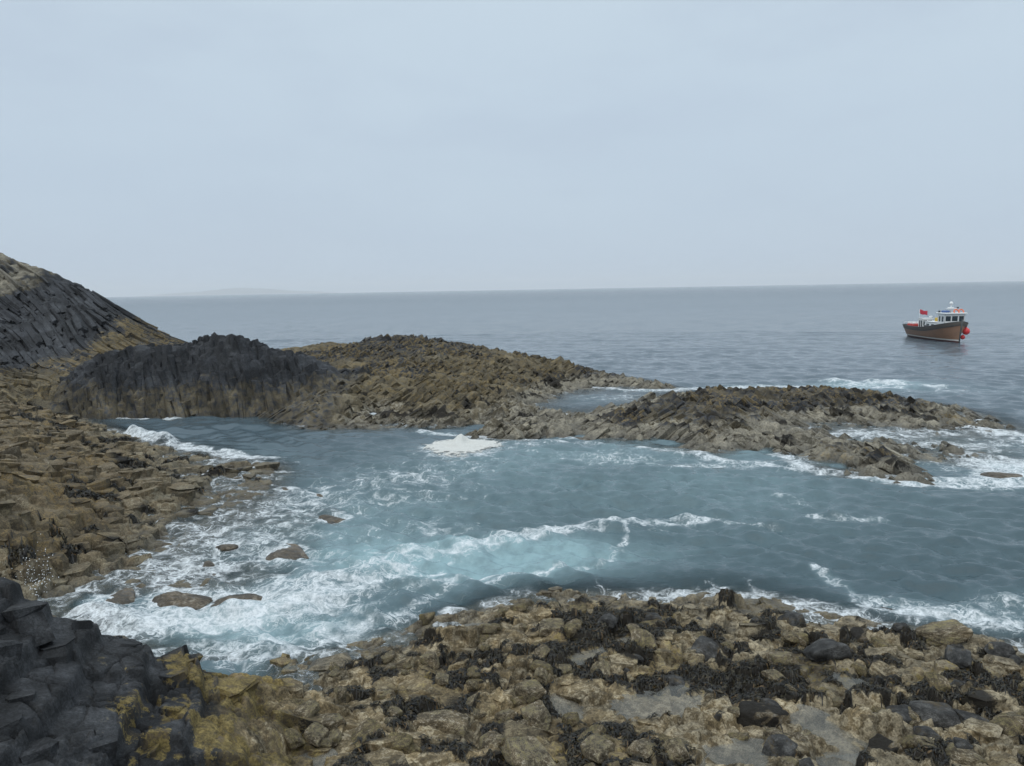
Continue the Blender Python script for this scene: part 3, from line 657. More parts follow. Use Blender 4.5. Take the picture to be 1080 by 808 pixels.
hh = t.math('ADD', t.math('MULTIPLY', b1, t.ramp(dist, 20, 120, .050, .04)), t.math('ADD', t.math('MULTIPLY', b2, t.ramp(dist, 30, 120, .065, .10)), t.math('ADD', t.math('MULTIPLY', b3, t.ramp(dist, 70, 220, .03, .5)), t.math('MULTIPLY', b4, t.ramp(dist, 200, 1000, 0, 4.0)))))
bp = t.n('ShaderNodeBump', {'Height': hh, 'Strength': .85, 'Distance': 1.0})
alpha = t.math('MAXIMUM', t.ramp(dep, .0, .60, .25, 1.0), t.math('MULTIPLY', milky, .55))
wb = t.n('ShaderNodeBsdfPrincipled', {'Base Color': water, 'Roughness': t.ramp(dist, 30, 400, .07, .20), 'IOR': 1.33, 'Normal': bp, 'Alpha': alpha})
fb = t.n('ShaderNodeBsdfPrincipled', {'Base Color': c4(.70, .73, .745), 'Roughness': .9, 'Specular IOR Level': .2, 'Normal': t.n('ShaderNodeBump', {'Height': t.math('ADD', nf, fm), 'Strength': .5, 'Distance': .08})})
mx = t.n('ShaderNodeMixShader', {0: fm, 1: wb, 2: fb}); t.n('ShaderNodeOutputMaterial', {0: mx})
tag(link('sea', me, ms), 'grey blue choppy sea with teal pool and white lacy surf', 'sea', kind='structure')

# sea floor under everything, so that no edge of the shoals shows
me = bpy.data.meshes.new('sea_bed'); s_ = 30000
me.from_pydata([(-s_, -200, -14), (s_, -200, -14), (s_, s_, -14), (-s_, s_, -14)], [], [(0, 1, 2, 3)])
tag(link('sea_bed', me, simple('sea_bed_sand', (.05, .06, .05), .9)), 'dark sea floor under the water', 'ground', kind='structure')

SEAZ = Z
def sea_z(x, y):
    a_ = math.atan2(x, y); r_ = math.hypot(x, y)
    return float(SEAZ[int(np.searchsorted(rad, r_)), int(np.searchsorted(ang, a_))])
# thick raft of cream foam floating in the pool
def heap(name, px, py, rx, ry, h, label, rot=0.0, peak=None, k=0):
    cx, cy, _ = P(px, py); n = 160; lev = sea_z(cx, cy) + .03
    u = np.linspace(-1.35, 1.35, n); U, V = np.meshgrid(u, u)
    rr = np.hypot(U, V) * (1 + .55 * fbm(U * 2.2 + k, V * 1.6, 401 + k, 4) + .25 * fbm(U * 7, V * 5, 405 + k, 2))
    Hh = h * sst(1.0, .35, rr) + .05 * h * sst(1, .8, rr)
    if peak: Hh += peak[2] * np.exp(-(((U - peak[0]) / .16) ** 2 + ((V - peak[1]) / .3) ** 2)) * sst(1, .6, rr)
    Hh = Hh * (.75 + .8 * (fbm(U * 5, V * 4, 409 + k, 4) + .3)) + .02
    c, s = math.cos(rot), math.sin(rot)
    Xp = cx + U * rx * c - V * ry * s; Yp = cy + U * rx * s + V * ry * c
    Hh = SEAZ[np.searchsorted(rad, np.hypot(Xp, Yp)), np.searchsorted(ang, np.arctan2(Xp, Yp))] + .03 + Hh * sst(1.0, .8, rr)
    me = grid_mesh(name, Xp, Yp, Hh, rr < 1.03, attrs={'edge': rr})
    return tag(link(name, me, MFOAM), label, 'foam')
MFOAM = bpy.data.materials.new('thick_foam'); t = NT(MFOAM)
vec = t.n('ShaderNodeTexCoord').outputs['Object']; q = t.noise(vec, 7, 5, .7)
eg = t.attr('edge'); al = t.ramp(t.math('SUBTRACT', t.math('ADD', t.math('MULTIPLY', t.noise(vec, 2.6, 6, .72), 1.7), .08), eg), -.10, .14)
t.n('ShaderNodeOutputMaterial', {0: t.n('ShaderNodeBsdfPrincipled', {'Alpha': al, 'Base Color': t.mix(q, c4(.62, .62, .585), c4(.84, .83, .78)), 'Roughness': .95, 'Specular IOR Level': .1, 'Normal': t.n('ShaderNodeBump', {'Height': q, 'Strength': .9, 'Distance': .2})})})
heap('sea_foam', 486, 471, 2.5, 2.2, .11, 'thick cream raft of sea foam floating in the calm middle of the pool', -.12, (-.05, .30, .50))

# ================================================================== BOULDERS
def boulder_mesh(name, seed, flat=1.0, cuts=9, rough=.05, sharp=14.0, blocky=True):
    bm = bmesh.new(); bmesh.ops.create_icosphere(bm, subdivisions=5, radius=1.0)
    V = np.array([v.co[:] for v in bm.verts]); Fa = np.array([[v.index for v in f.verts] for f in bm.faces]); bm.free()
    g = np.random.default_rng(seed)
    N = g.standard_normal((cuts, 3)); N /= np.linalg.norm(N, axis=1)[:, None]
    if blocky: N = np.vstack([N, [[0, 0, 1], [.15, -1, .1], [-.1, 1, .1], [1, .1, .05], [-1, 0, .1]]]); N /= np.linalg.norm(N, axis=1)[:, None]
    else: N = np.vstack([N, [[0, 0, 1]]])
    d = g.uniform(.72, 1.0, len(N))
    dots = np.clip(V @ N.T, 1e-3, None) / d
    r = 1.0 / (np.sum(dots ** sharp, 1) ** (1 / sharp))
    p = V * r[:, None]
    r2 = 1 + rough * 2 * (fbm(p[:, 0] * 1.6 + p[:, 2], p[:, 1] * 1.6 - p[:, 2] * .7, seed, 4)) + rough * .7 * fbm(p[:, 0] * 6 + p[:, 2] * 5, p[:, 1] * 6 - p[:, 2] * 4, seed + 3, 3)
    p = p * r2[:, None] * np.array([1, 1, flat])
    return p, Fa
def rock_mask(p, kind, seed):
    n = fbm(p[:, 0] * 1.3 + seed, p[:, 1] * 1.3 + p[:, 2], 501, 3); z = p[:, 2]
    m = np.zeros((len(p), 4))
    if kind == 'grey': m[:, 0] = .75 + n; m[:, 2] = .3 + n
    if kind == 'dark': m[:, 0] = .95; m[:, 3] = .3 * (n > 0)
    if kind == 'brown': m[:, 2] = .4 + n * .8; m[:, 1] = .25 + n
    if kind == 'yellow': m[:, 1] = .40 + .9 * n; m[:, 2] = .3
    if kind == 'weedy': m[:, 3] = sst(-.05, .1, n + .25 * z); m[:, 2] = .3; m[:, 0] = .3
    if kind == 'wet': m[:, 0] = .28 + n; m[:, 2] = .30
    return np.clip(m, 0, 1)
proto = {}
def boulder_data(kind, var, flat, mat):
    key = (kind, var, flat, mat.name)
    if key not in proto:
        sd = var * 13 + len(kind) * 7 + 3
        p, f = boulder_mesh('boulder', sd, flat, rough=.10) if kind != 'wet' else boulder_mesh('boulder', sd, flat, cuts=16, rough=.24, sharp=6, blocky=False)
        me = np_mesh('boulder', p, faces_any=[f], attrs={'rnd': np.full(len(p), .35 + .3 * ((var * 37) % 10) / 10)}, cols={'mask': rock_mask(p, kind, sd)})
        me.materials.append(mat); proto[key] = me
    return proto[key]
# object space of these is the boulder's own, scaled so that the grain matches the ledge
M_BOULD = rock_material('boulder_rock', .9, brown=(0.135, 0.105, 0.063), ochre=(0.14, 0.115, 0.05), black=(.050, .049, .047))
M_WET = rock_material('wet_rock', 1.2, brown=(0.15, 0.118, 0.08), black=(.05, .05, .05))
for mm in (M_BOULD, M_WET):               # wetness there comes from the place, not from the boulder's own height
    tt = mm.node_tree
    for nd in tt.nodes:
        if nd.type == 'TEX_COORD':
            geo = tt.nodes.new('ShaderNodeNewGeometry')
            for l in list(tt.links):
                if l.from_node == nd and l.to_node.type == 'SEPXYZ':
                    tt.links.new(geo.outputs['Position'], l.to_node.inputs[0])
def put_boulder(name, kind, var, loc, size, rz, label, cat='rock', group=None, flat=.75, mat=None, tiltx=0, tilty=0):
    o = link(name, boulder_data(kind, var, flat, mat or M_BOULD))
    o.location = loc; o.scale = size; o.rotation_euler = (tiltx, tilty, rz)
    return tag(o, label, cat, group)
def on_fore(px, py):
    z = .8
    for _ in range(8):
        x, y, _z = P(px, py, z); z = float(fore_z(x, y))
    return x, y, z
NOTABLE = [ # pixel, kind, half sizes, turn, label
    (928, 652, 'grey', (.50, .38, .46), .3, 'upright grey block boulder with ochre end beside the flat brown slab by the water'),
    (992, 674, 'brown', (.86, .45, .30), -.1, 'broad low brown slab boulder lying along the water edge, the longest there'),
    (905, 664, 'weedy', (.46, .38, .36), 1.2, 'weed covered boulder tucked against the upright grey block'),
    (833, 655, 'grey', (.40, .34, .30), .6, 'angular dark grey boulder with a yellow rock in front of it'),
    (838, 672, 'yellow', (.36, .26, .18), .2, 'small yellowish flat rock in front of an angular dark grey boulder'),
    (868, 688, 'dark', (.62, .42, .34), .2, 'domed dark boulder with wet black top in the middle of the ledge'),
    (745, 690, 'grey', (.52, .42, .40), 2.2, 'rounded grey brown boulder between two black weed patches'),
    (606, 652, 'yellow', (.36, .3, .26), .5, 'squarish yellow brown boulder at the top of the ledge by the sea'),
    (582, 664, 'brown', (.50, .34, .26), .1, 'wide brown boulder just below the squarish yellow one'),
    (640, 655, 'dark', (.32, .28, .24), 1.0, 'small dark boulder leaning beside the squarish yellow one'),
    (1010, 640 + 62, 'grey', (.42, .3, .24), .9, 'smooth pale grey boulder near the frame edge below the long slab'),
    (1052, 684, 'dark', (.42, .3, .22), .3, 'low dark boulder at the far end of the ledge beside the surf'),
    (470, 765, 'brown', (.62, .46, .36), -.3, 'large square brown boulder with a weedy top and a cracked front'),
    (628, 790, 'brown', (.36, .3, .24), .8, 'light brown rounded boulder near the bottom of the photo ringed by weed'),
    (985, 758, 'grey', (.60, .42, .38), 2.6, 'big bare grey boulder beside the long narrow rock pool'),
    (800, 760, 'weedy', (.62, .5, .40), .4, 'big hump of rock hung with black weed left of the long rock pool'),
    (930, 775, 'weedy', (.40, .34, .36), .4, 'weed draped boulder standing right of the long rock pool'),
    (690, 655, 'yellow', (.55, .36, .22), .2, 'low ochre boulder beside a weed clump at the top of the ledge'),
    (560, 805, 'brown', (.55, .42, .34), 1.9, 'wide brown boulder at the bottom edge of the photo in the middle'),
    (405, 655 + 42, 'brown', (.42, .34, .18), .3, 'flat brown boulder at the narrow left end of the ledge beside the water'),
]
for i, (px, py, kind, sz, rz, lab) in enumerate(NOTABLE):
    x, y, z = on_fore(px, py)
    put_boulder('boulder', kind, i % 5, (x, y, z + sz[2] * .12), sz, rz, lab, 'boulder', tiltx=random.uniform(-.15, .15), tilty=random.uniform(-.15, .15))
n_put = 0; tries = 0
while n_put < 150 and tries < 4000:
    tries += 1
    px = random.uniform(300, 1100); py = random.uniform(640, 830)
    x, y, z = on_fore(px, py)
    if z < .12 or dark_w(x, y) > -.9 or not (7.5 < y < 24.5): continue
    if any(float(pool_field(np.array(x), np.array(y), q)) < 1.3 for q in pool_w): continue
    s = random.choice([.12, .15, .18, .22, .28]) * random.uniform(.8, 1.25)
    kind = random.choice(['brown', 'brown', 'brown', 'yellow', 'grey', 'grey'] if px > 650 else ['brown', 'brown', 'brown', 'yellow', 'yellow'])
    put_boulder('stone', kind, random.randrange(5), (x, y, z + s * .1), (s * random.uniform(1, 1.5), s, s * random.uniform(.7, 1)), random.uniform(0, 6.28),
                'small weathered stone lying among the weed on the foreground ledge', 'stone', 'small stones on the foreground ledge', tiltx=random.uniform(-.3, .3), tilty=random.uniform(-.3, .3))
    n_put += 1
for i, (px, py, sz, lab) in enumerate(SURF):
    x, y, z = P(px, py, .05)
    put_boulder('surf_rock', 'wet', i % 5, (x, y, -sz[2] * .38), sz, (i * 1.3) % 1 - .5, lab, 'rock', flat=.85, mat=M_WET)

# ================================================================== SEAWEED
def frond_mesh(name, pts, zfun, lmin, lmax, wid, hump, seed, segs=5):
    g = np.random.default_rng(seed); n = len(pts)
    th = g.random(n) * 6.28; L = g.uniform(lmin, lmax, n); w = g.uniform(.5, 1.2, n) * wid
    curl = g.normal(0, 1.4, n)
    V = np.zeros((n, segs + 1, 2, 3)); x = pts[:, 0].copy(); y = pts[:, 1].copy(); h0 = g.uniform(.2, 1, n) * hump
    for k in range(segs + 1):
        t_ = k / segs; a = th + curl * t_
        ww = w * (1 - .65 * t_ ** 2) * .5
        z = zfun(x, y) + .012 + h0 * np.sin(math.pi * (.18 + .82 * t_)) + .3 * hump * (g.random(n) - .5)
        tw = g.normal(0, .6, n)
        for s in (0, 1):
            q = 1 if s else -1
            V[:, k, s, 0] = x - q * np.sin(a) * ww; V[:, k, s, 1] = y + q * np.cos(a) * ww; V[:, k, s, 2] = z + q * ww * tw
        x = x + np.cos(a) * L / segs; y = y + np.sin(a) * L / segs
    base = (np.arange(n) * (segs + 1) * 2)[:, None] + (np.arange(segs) * 2)[None]
    q = np.stack([base, base + 1, base + 3, base + 2], -1).reshape(-1, 4)
    return np_mesh(name, V.reshape(-1, 3), q, attrs={'rnd': np.repeat(g.random(n), (segs + 1) * 2)})
MW = bpy.data.materials.new('seaweed'); t = NT(MW); r_ = t.attr('rnd')
cw = t.mix(t.ramp(r_, .35, 1.0), c4(.010, .009, .007), c4(.046, .036, .015))
cw = t.mix(t.ramp(r_, .93, .97), cw, c4(.10, .06, .02))
t.n('ShaderNodeOutputMaterial', {0: t.n('ShaderNodeBsdfPrincipled', {'Base Color': cw, 'Roughness': .42, 'Specular IOR Level': .35})})
jj, ii = np.where(FM[..., 3] > .5); sel = rng.random(len(jj)) < min(1, 46000 / max(1, len(jj)))
pts = np.stack([FX[ii[sel]], FY[jj[sel]]], -1) + rng.normal(0, .02, (sel.sum(), 2))
tag(link('seaweed', frond_mesh('seaweed', pts, fore_z, .07, .24, .028, .035, 5, 4), MW), 'black and olive seaweed draped in clumps over the foreground ledge', 'seaweed', kind='stuff')
ok = (SHM[..., 3] > .5) & (SHZ > .05)
jj, ii = np.where(ok); sel = rng.random(len(jj)) < min(1, 14000 / max(1, len(jj)))
pts = np.stack([SHX[ii[sel]], SHY[jj[sel]]], -1)
tag(link('seaweed', frond_mesh('seaweed', pts, shelf_z, .12, .34, .06, .08, 6, 4), MW), 'dark seaweed tufts on the brown rock shelf by the surf', 'seaweed', kind='stuff')

# ================================================================== SPRAY: drops flung up behind the black slab
bm = bmesh.new(); c0 = np.array(D(36, 603, 17.5))
for _ in range(150):
    a = random.gauss(0, 1); b_ = abs(random.gauss(0, 1))
    p = c0 + np.array([a * .22 + b_ * .10, random.gauss(0, .2), -.45 + b_ * .42 + random.gauss(0, .1)])
    bmesh.ops.create_icosphere(bm, subdivisions=1, radius=random.uniform(.004, .015), matrix=Matrix.Translation(p))
me = bpy.data.meshes.new('spray'); bm.to_mesh(me); bm.free()
tag(link('spray', me, simple('spray_drops', (.85, .87, .88), .3)), 'white drops of spray flung up between the black slab and the shelf', 'spray', kind='stuff')

# ================================================================== BOAT (x forward, y to port, z up from the waterline)
def quad_strip(name, rows, mat, parent, smooth=True, solid=0.0):
    """rows: list of equally long lists of points"""
    V = np.array(rows, float); n, k, _ = V.shape
    idx = np.arange(n * k).reshape(n, k)
    f = np.stack([idx[:-1, :-1], idx[:-1, 1:], idx[1:, 1:], idx[1:, :-1]], -1).reshape(-1, 4)
    o = link(name, np_mesh(name, V.reshape(-1, 3), f, smooth=smooth), mat, parent)
    if solid:
        md = o.modifiers.new('thickness', 'SOLIDIFY'); md.thickness = solid; md.offset = 0
    return o
def box_mesh(bm, x0, x1, y0, y1, z0, z1, bev=0.0, taper=0.0):
    v = [bm.verts.new(((x0 if i < 2 else x1), (y0 if i % 2 == 0 else y1), z0)) for i in range(4)]
    w = [bm.verts.new(((x0 + taper if i < 2 else x1 - taper), (y0 + taper if i % 2 == 0 else y1 - taper), z1)) for i in range(4)]
    fs = [(v[0], v[1], v[3], v[2]), (w[0], w[2], w[3], w[1]), (v[0], v[2], w[2], w[0]), (v[2], v[3], w[3], w[2]), (v[3], v[1], w[1], w[3]), (v[1], v[0], w[0], w[1])]
    F_ = [bm.faces.new(f) for f in fs]
    if bev:
        es = list({e for f in F_ for e in f.edges})
        bmesh.ops.bevel(bm, geom=es, offset=bev, segments=2, affect='EDGES', profile=.5)
def box(name, dims, mat, parent, bev=.02, taper=0.0):
    bm = bmesh.new(); box_mesh(bm, *dims, bev=bev, taper=taper); bmesh.ops.recalc_face_normals(bm, faces=bm.faces[:])
    me = bpy.data.meshes.new(name); bm.to_mesh(me); bm.free()
    return link(name, me, mat, parent)
def tube(name, pts, r, mat, parent=None, n=10, r1=None):
    pts = [Vector(p) for p in pts]; bm = bmesh.new(); rings = []
    for i, p in enumerate(pts):
        d = (pts[min(i + 1, len(pts) - 1)] - pts[max(i - 1, 0)]).normalized()
        e1 = d.orthogonal().normalized(); e2 = d.cross(e1); rr = r + ((r1 if r1 is not None else r) - r) * i / (len(pts) - 1)
        rings.append([bm.verts.new(p + rr * (math.cos(6.2832 * k / n) * e1 + math.sin(6.2832 * k / n) * e2)) for k in range(n)])
    for a_, b_ in zip(rings[:-1], rings[1:]):
        for k in range(n): bm.faces.new((a_[k], a_[(k + 1) % n], b_[(k + 1) % n], b_[k]))
    bm.faces.new(rings[0][::-1]); bm.faces.new(rings[-1])
    me = bpy.data.meshes.new(name); bm.to_mesh(me); bm.free()
    for p in me.polygons: p.use_smooth = len(p.vertices) == 4
    return link(name, me, mat, parent)
def lathe(name, prof, mat, parent=None, n=24, loc=(0, 0, 0)):
    rows = [[(r * math.cos(6.2832 * k / n) + loc[0], r * math.sin(6.2832 * k / n) + loc[1], z + loc[2]) for k in range(n + 1)] for r, z in prof]
    return quad_strip(name, rows, mat, parent)
BOAT = bpy.data.objects.new('fishing_boat', None); COL.objects.link(BOAT)
stem = P(1011.4, 361.6); BS = 1.04; TH = math.radians(64) + math.atan2(stem[0], stem[1])
dvec = (math.cos(TH), -math.sin(TH))
BOAT.scale = (BS * 1.07, BS, BS); BOAT.location = (stem[0] - 8.0 * BS * dvec[0], stem[1] - 8.0 * BS * dvec[1], .24); BOAT.rotation_euler = (0, 0, math.atan2(dvec[1], dvec[0]))
tag(BOAT, 'wooden passenger boat with brown planked hull, white wheelhouse and red flag, alone offshore', 'boat')
m = bpy.data.materials.new('varnished_planks'); t = NT(m); vec = t.n('ShaderNodeTexCoord').outputs['Object']
zz = t.n('ShaderNodeSeparateXYZ', {0: vec}).outputs[2]
seam = t.ramp(t.math('ABSOLUTE', t.math('SUBTRACT', t.math('FRACT', t.math('MULTIPLY', zz, 5.5)), .5)), .44, .5)
gr = t.noise(vm('MULTIPLY', vec, (.5, 1, 6)) if False else t.n('ShaderNodeVectorMath', {0: vec, 1: (.4, .4, 6)}, operation='MULTIPLY').outputs[0], 2.0, 5, .6)
cc = t.mix(gr, c4(.20, .105, .062), c4(.42, .235, .145)); cc = t.mix(t.math('MULTIPLY', seam, .7), cc, c4(.05, .03, .02))
cc = t.mix(t.ramp(t.noise(vec, .9, 4), .5, .75, 0, .4), cc, c4(.12, .10, .09))
t.n('ShaderNodeOutputMaterial', {0: t.n('ShaderNodeBsdfPrincipled', {'Base Color': cc, 'Roughness': .45})}); M_PLANK = m
M_BAND = simple('dark_weathered_band', (.13, .108, .088), .6, noise=.3); M_WHITE = simple('white_boat_paint', (.78, .79, .78), .4, noise=.05)
M_STRIPE = simple('boot_stripe', (.74, .71, .66), .5, noise=.08); M_ANTI = simple('red_brown_bottom_paint', (.11, .04, .035), .6, noise=.2)
M_STEM = simple('stem_timber', (.07, .075, .075), .6, noise=.25); M_DECK = simple('deck_boards', (.30, .26, .21), .7, noise=.2); M_GLASS = simple('dark_glass', (.03, .045, .055), .08)
M_RED = simple('red_paint', (.55, .06, .05), .5, noise=.1); M_BUOY = simple('red_buoy', (.78, .05, .055), .35, noise=.06); M_BLUE = simple('blue_cover', (.06, .12, .30), .6, noise=.15)
M_BLACK = simple('black_fitting', (.02, .02, .022), .4); M_YEL = simple('yellow_oilskin', (.60, .40, .05), .6, noise=.1); M_ORANGE = simple('orange_lifebuoy', (.72, .16, .07), .5); M_GREY = simple('galvanised_steel', (.4, .42, .43), .4, .6); M_ROPE = simple('rope', (.3, .27, .2), .9)
M_FLAG = simple('red_flag_cloth', (.42, .03, .05), .8, noise=.15)
def sheer(t_): return 1.95 - .22 * math.sin(math.pi * min(1, t_ / .75)) * .5 + 1.22 * max(0, (t_ - .42) / .58) ** 2.0
def hpt(t_, z, side, off=0.0):
    zk = -.75; v = max(0, min(1.15, (z - zk) / (sheer(t_) - zk)))
    p = 2.1 + 3.6 * v ** 1.2; u = abs((t_ - .45) / .55) if t_ > .45 else abs((t_ - .45) / .45)
    full = 1 - u ** p if t_ > .45 else 1 - .30 * u ** 2.2
    b_ = 2.5 * full * (v ** .42 if v > 0 else 0) * (.90 + .10 * v)
    x = -8 + t_ * (15.5 + .55 * v)
    return (x, side * (max(b_, 0.0) + off), z)
TS = [0.0] + [i / 30 for i in range(1, 27)] + [.9, .93, .95, .965, .98, .99, .996, 1.0]
def hull_strip(name, zlo, zhi, mat, off=0.0, n=6, solid=0.0):
    rows = []
    for side in (-1, 1):
        seq = TS if side == -1 else TS[::-1]
        for t_ in seq:
            a_, b_ = zlo(t_), zhi(t_)
            rows.append([hpt(t_, a_ + (b_ - a_) * k / n, side, off) for k in range(n + 1)])
    rows.append(rows[0])                                  # the transom closes it
    return quad_strip(name, rows, mat, BOAT, solid=solid)
sh = lambda o: (lambda t_: sheer(t_) + o)
k_ = lambda z: (lambda t_: z)
hull_strip('bottom', k_(-.7), k_(.03), M_ANTI, n=5); hull_strip('waterline_stripe', k_(.03), k_(.24), M_STRIPE, .012, n=2)
hull_strip('hull', k_(.22), sh(-.55), M_PLANK, 0, n=8); hull_strip('bulwark', sh(-.57), sh(0), M_BAND, .02, n=3, solid=.07)
hull_strip('rubbing_strake', sh(-.62), sh(-.52), M_STEM, .06, n=1, solid=.05); hull_strip('gunwale', sh(-.02), sh(.06), M_STEM, .05, n=1, solid=.09)
rows = [[hpt(t_, sheer(t_) - .8, -1, -.05), hpt(t_, sheer(t_) - .8, 1, -.05)] for t_ in TS[:-3]]
quad_strip('deck', rows, M_DECK, BOAT)
tube('stem_post', [(7.52, 0, -.5), (7.62, 0, .6), (7.85, 0, 2.0), (8.10, 0, 3.42)], .11, M_STEM, BOAT)
# wheelhouse: white box with raked front, three front panes, two side panes
def frame_wall(corners, holes, mat, name, parent, thick=.06):
    """a wall in the plane of four corners (a bottom left, b bottom right, c top right, d top left), with rectangular holes (u0,u1,v0,v1)"""
    a_, b_, c_, d_ = [Vector(q_) for q_ in corners]
    us = sorted({0, 1, *[h[0] for h in holes], *[h[1] for h in holes]}); vs = sorted({0, 1, *[h[2] for h in holes], *[h[3] for h in holes]})
    pt = lambda u, v: (a_ * (1 - u) + b_ * u) * (1 - v) + (d_ * (1 - u) + c_ * u) * v
    bm = bmesh.new(); vv = {(u, v): bm.verts.new(pt(u, v)) for u in us for v in vs}
    for u0, u1 in zip(us[:-1], us[1:]):
        for v0, v1 in zip(vs[:-1], vs[1:]):
            if any(h[0] <= (u0 + u1) / 2 <= h[1] and h[2] <= (v0 + v1) / 2 <= h[3] for h in holes): continue
            bm.faces.new((vv[u0, v0], vv[u1, v0], vv[u1, v1], vv[u0, v1]))
    me = bpy.data.meshes.new(name); bm.to_mesh(me); bm.free()
    o = link(name, me, mat, parent); md = o.modifiers.new('thickness', 'SOLIDIFY'); md.thickness = thick; md.offset = -1
    for h in holes:
        nrm = (b_ - a_).cross(d_ - a_).normalized() * -.035
        q_ = [pt(h[0], h[2]) + nrm, pt(h[1], h[2]) + nrm, pt(h[1], h[3]) + nrm, pt(h[0], h[3]) + nrm]
        me = bpy.data.meshes.new('window'); me.from_pydata(q_, [], [(0, 1, 2, 3)]); link('window', me, M_GLASS, o)
    return o
wx0, wx1, wy, wz0, wz1 = 3.7, 5.75, 1.55, 2.15, 4.25
frame_wall([(wx1, -wy, wz0), (wx1, wy, wz0), (wx1 + .12, wy, wz1), (wx1 + .12, -wy, wz1)], [(.05, .31, .45, .84), (.37, .65, .45, .84), (.71, .95, .45, .84)], M_WHITE, 'wheelhouse_front', BOAT)
frame_wall([(wx0, -wy, wz0), (wx1, -wy, wz0), (wx1 + .12, -wy, wz1), (wx0, -wy, wz1)], [(.14, .40, .41, .82), (.55, .86, .41, .82)], M_WHITE, 'wheelhouse_side', BOAT)
frame_wall([(wx1, wy, wz0), (wx0, wy, wz0), (wx0, wy, wz1), (wx1 + .12, wy, wz1)], [(.14, .45, .41, .82), (.60, .86, .41, .82)], M_WHITE, 'wheelhouse_side', BOAT)
frame_wall([(wx0, wy, wz0), (wx0, -wy, wz0), (wx0, -wy, wz1), (wx0, wy, wz1)], [(.15, .4, .41, .82)], M_WHITE, 'wheelhouse_back', BOAT)
box('wheelhouse_roof', (wx0 - .3, wx1 + .42, -wy - .22, wy + .22, wz1, wz1 + .2), M_WHITE, BOAT, .05)
mast = tube('mast', [(4.7, -.1, 4.44), (4.7, -.1, 5.1), (4.75, -.1, 5.75)], .13, M_WHITE, BOAT, r1=.08)
box('radar_platform', (4.45, 5.15, -.75, .75, 5.05, 5.13), M_WHITE, mast, .02); box('radar', (4.5, 5.0, -.55, .25, 5.13, 5.32), M_WHITE, mast, .06)
lathe('radar_dome', [(0.0, 0), (.24, .02), (.27, .15), (.24, .34), (.12, .46), (0.0, .48)], M_WHITE, mast, loc=(4.75, -.1, 5.74))
tube('aerial', [(4.75, -.1, 6.2), (4.75, -.1, 6.95)], .022, M_GREY, mast); box('lamp', (5.0, 5.25, .62, .85, 5.13, 5.35), M_BLACK, mast, .03)
box('searchlight', (3.6, 3.85, -1.5, -1.25, 4.45, 4.75), M_BLACK, BOAT, .04); box('blue_cover', (4.0, 5.0, -1.25, -.35, 4.45, 4.78), M_BLUE, BOAT, .1)
bm = bmesh.new()
def torus_obj(name, R_, r_, mat, parent, mtx, n=28, k=10):
    rows = [[mtx @ Vector(((R_ + r_ * math.cos(6.2832 * b / k)) * math.cos(6.2832 * a / n), (R_ + r_ * math.cos(6.2832 * b / k)) * math.sin(6.2832 * a / n), r_ * math.sin(6.2832 * b / k))) for b in range(k + 1)] for a in range(n + 1)]
    return quad_strip(name, [[tuple(q_) for q_ in rw] for rw in rows], mat, parent)
bm.free()
torus_obj('lifebuoy', .36, .10, M_ORANGE, BOAT, Matrix.Translation((5.5, .35, 4.62)) @ Matrix.Rotation(1.1, 4, 'Y'))
torus_obj('lifebuoy', .36, .10, M_ORANGE, BOAT, Matrix.Translation((5.5, 1.1, 4.62)) @ Matrix.Rotation(1.1, 4, 'Y'))
# low cabin and white companion frame aft
frame_wall([(-1.4, -1.2, 1.1), (3.7, -1.2, 1.1), (3.7, -1.1, 2.75), (-1.4, -1.1, 2.75)], [(.1, .3, .5, .8), (.42, .62, .5, .8), (.72, .9, .5, .8)], M_WHITE, 'cabin_side', BOAT)
frame_wall([(3.7, 1.2, 1.1), (-1.4, 1.2, 1.1), (-1.4, 1.1, 2.75), (3.7, 1.1, 2.75)], [(.1, .3, .5, .8), (.42, .62, .5, .8), (.72, .9, .5, .8)], M_WHITE, 'cabin_side', BOAT)
frame_wall([(-1.4, 1.2, 1.1), (-1.4, -1.2, 1.1), (-1.4, -1.1, 2.75), (-1.4, 1.1, 2.75)], [(.3, .7, .1, .85)], M_WHITE, 'cabin_back', BOAT)
box('cabin_roof', (-1.5, 3.66, -1.25, 1.25, 2.75, 2.85), M_WHITE, BOAT, .03)
cx0, cx1 = -4.0, -2.5
frame_wall([(cx1, -.95, 1.1), (cx1, .75, 1.1), (cx1, .75, 3.15), (cx1, -.95, 3.15)], [(.08, .44, .45, .88), (.54, .92, .45, .88)], M_WHITE, 'shelter_front', BOAT)
frame_wall([(cx0, -.95, 1.1), (cx1, -.95, 1.1), (cx1, -.95, 3.15), (cx0, -.95, 3.15)], [(.12, .46, .3, .85), (.56, .9, .3, .85)], M_WHITE, 'shelter_side', BOAT)
frame_wall([(cx1, .75, 1.1), (cx0, .75, 1.1), (cx0, .75, 3.15), (cx1, .75, 3.15)], [(.12, .46, .3, .85), (.56, .9, .3, .85)], M_WHITE, 'shelter_side', BOAT)
box('shelter_roof', (cx0 - .08, cx1 + .08, -1.03, .83, 3.15, 3.23), M_WHITE, BOAT, .02)
lathe('vent', [(.16, 0), (.16, .2), (.28, .24), (.28, .34), (0, .4)], M_WHITE, BOAT, loc=(-2.7, .45, 3.23))
for x in (.2, 1.2): lathe('deck_bollard', [(.2, 0), (.2, .5), (.27, .55), (.27, .68), (0, .7)], M_BLACK, BOAT, n=14, loc=(x, -1.75, 1.5))
box('yellow_box', (.1, .8, -.3, .4, 2.85, 3.45), M_YEL, BOAT, .1); box('red_box', (1.6, 2.1, -.5, .0, 2.85, 3.15), M_RED, BOAT, .04)
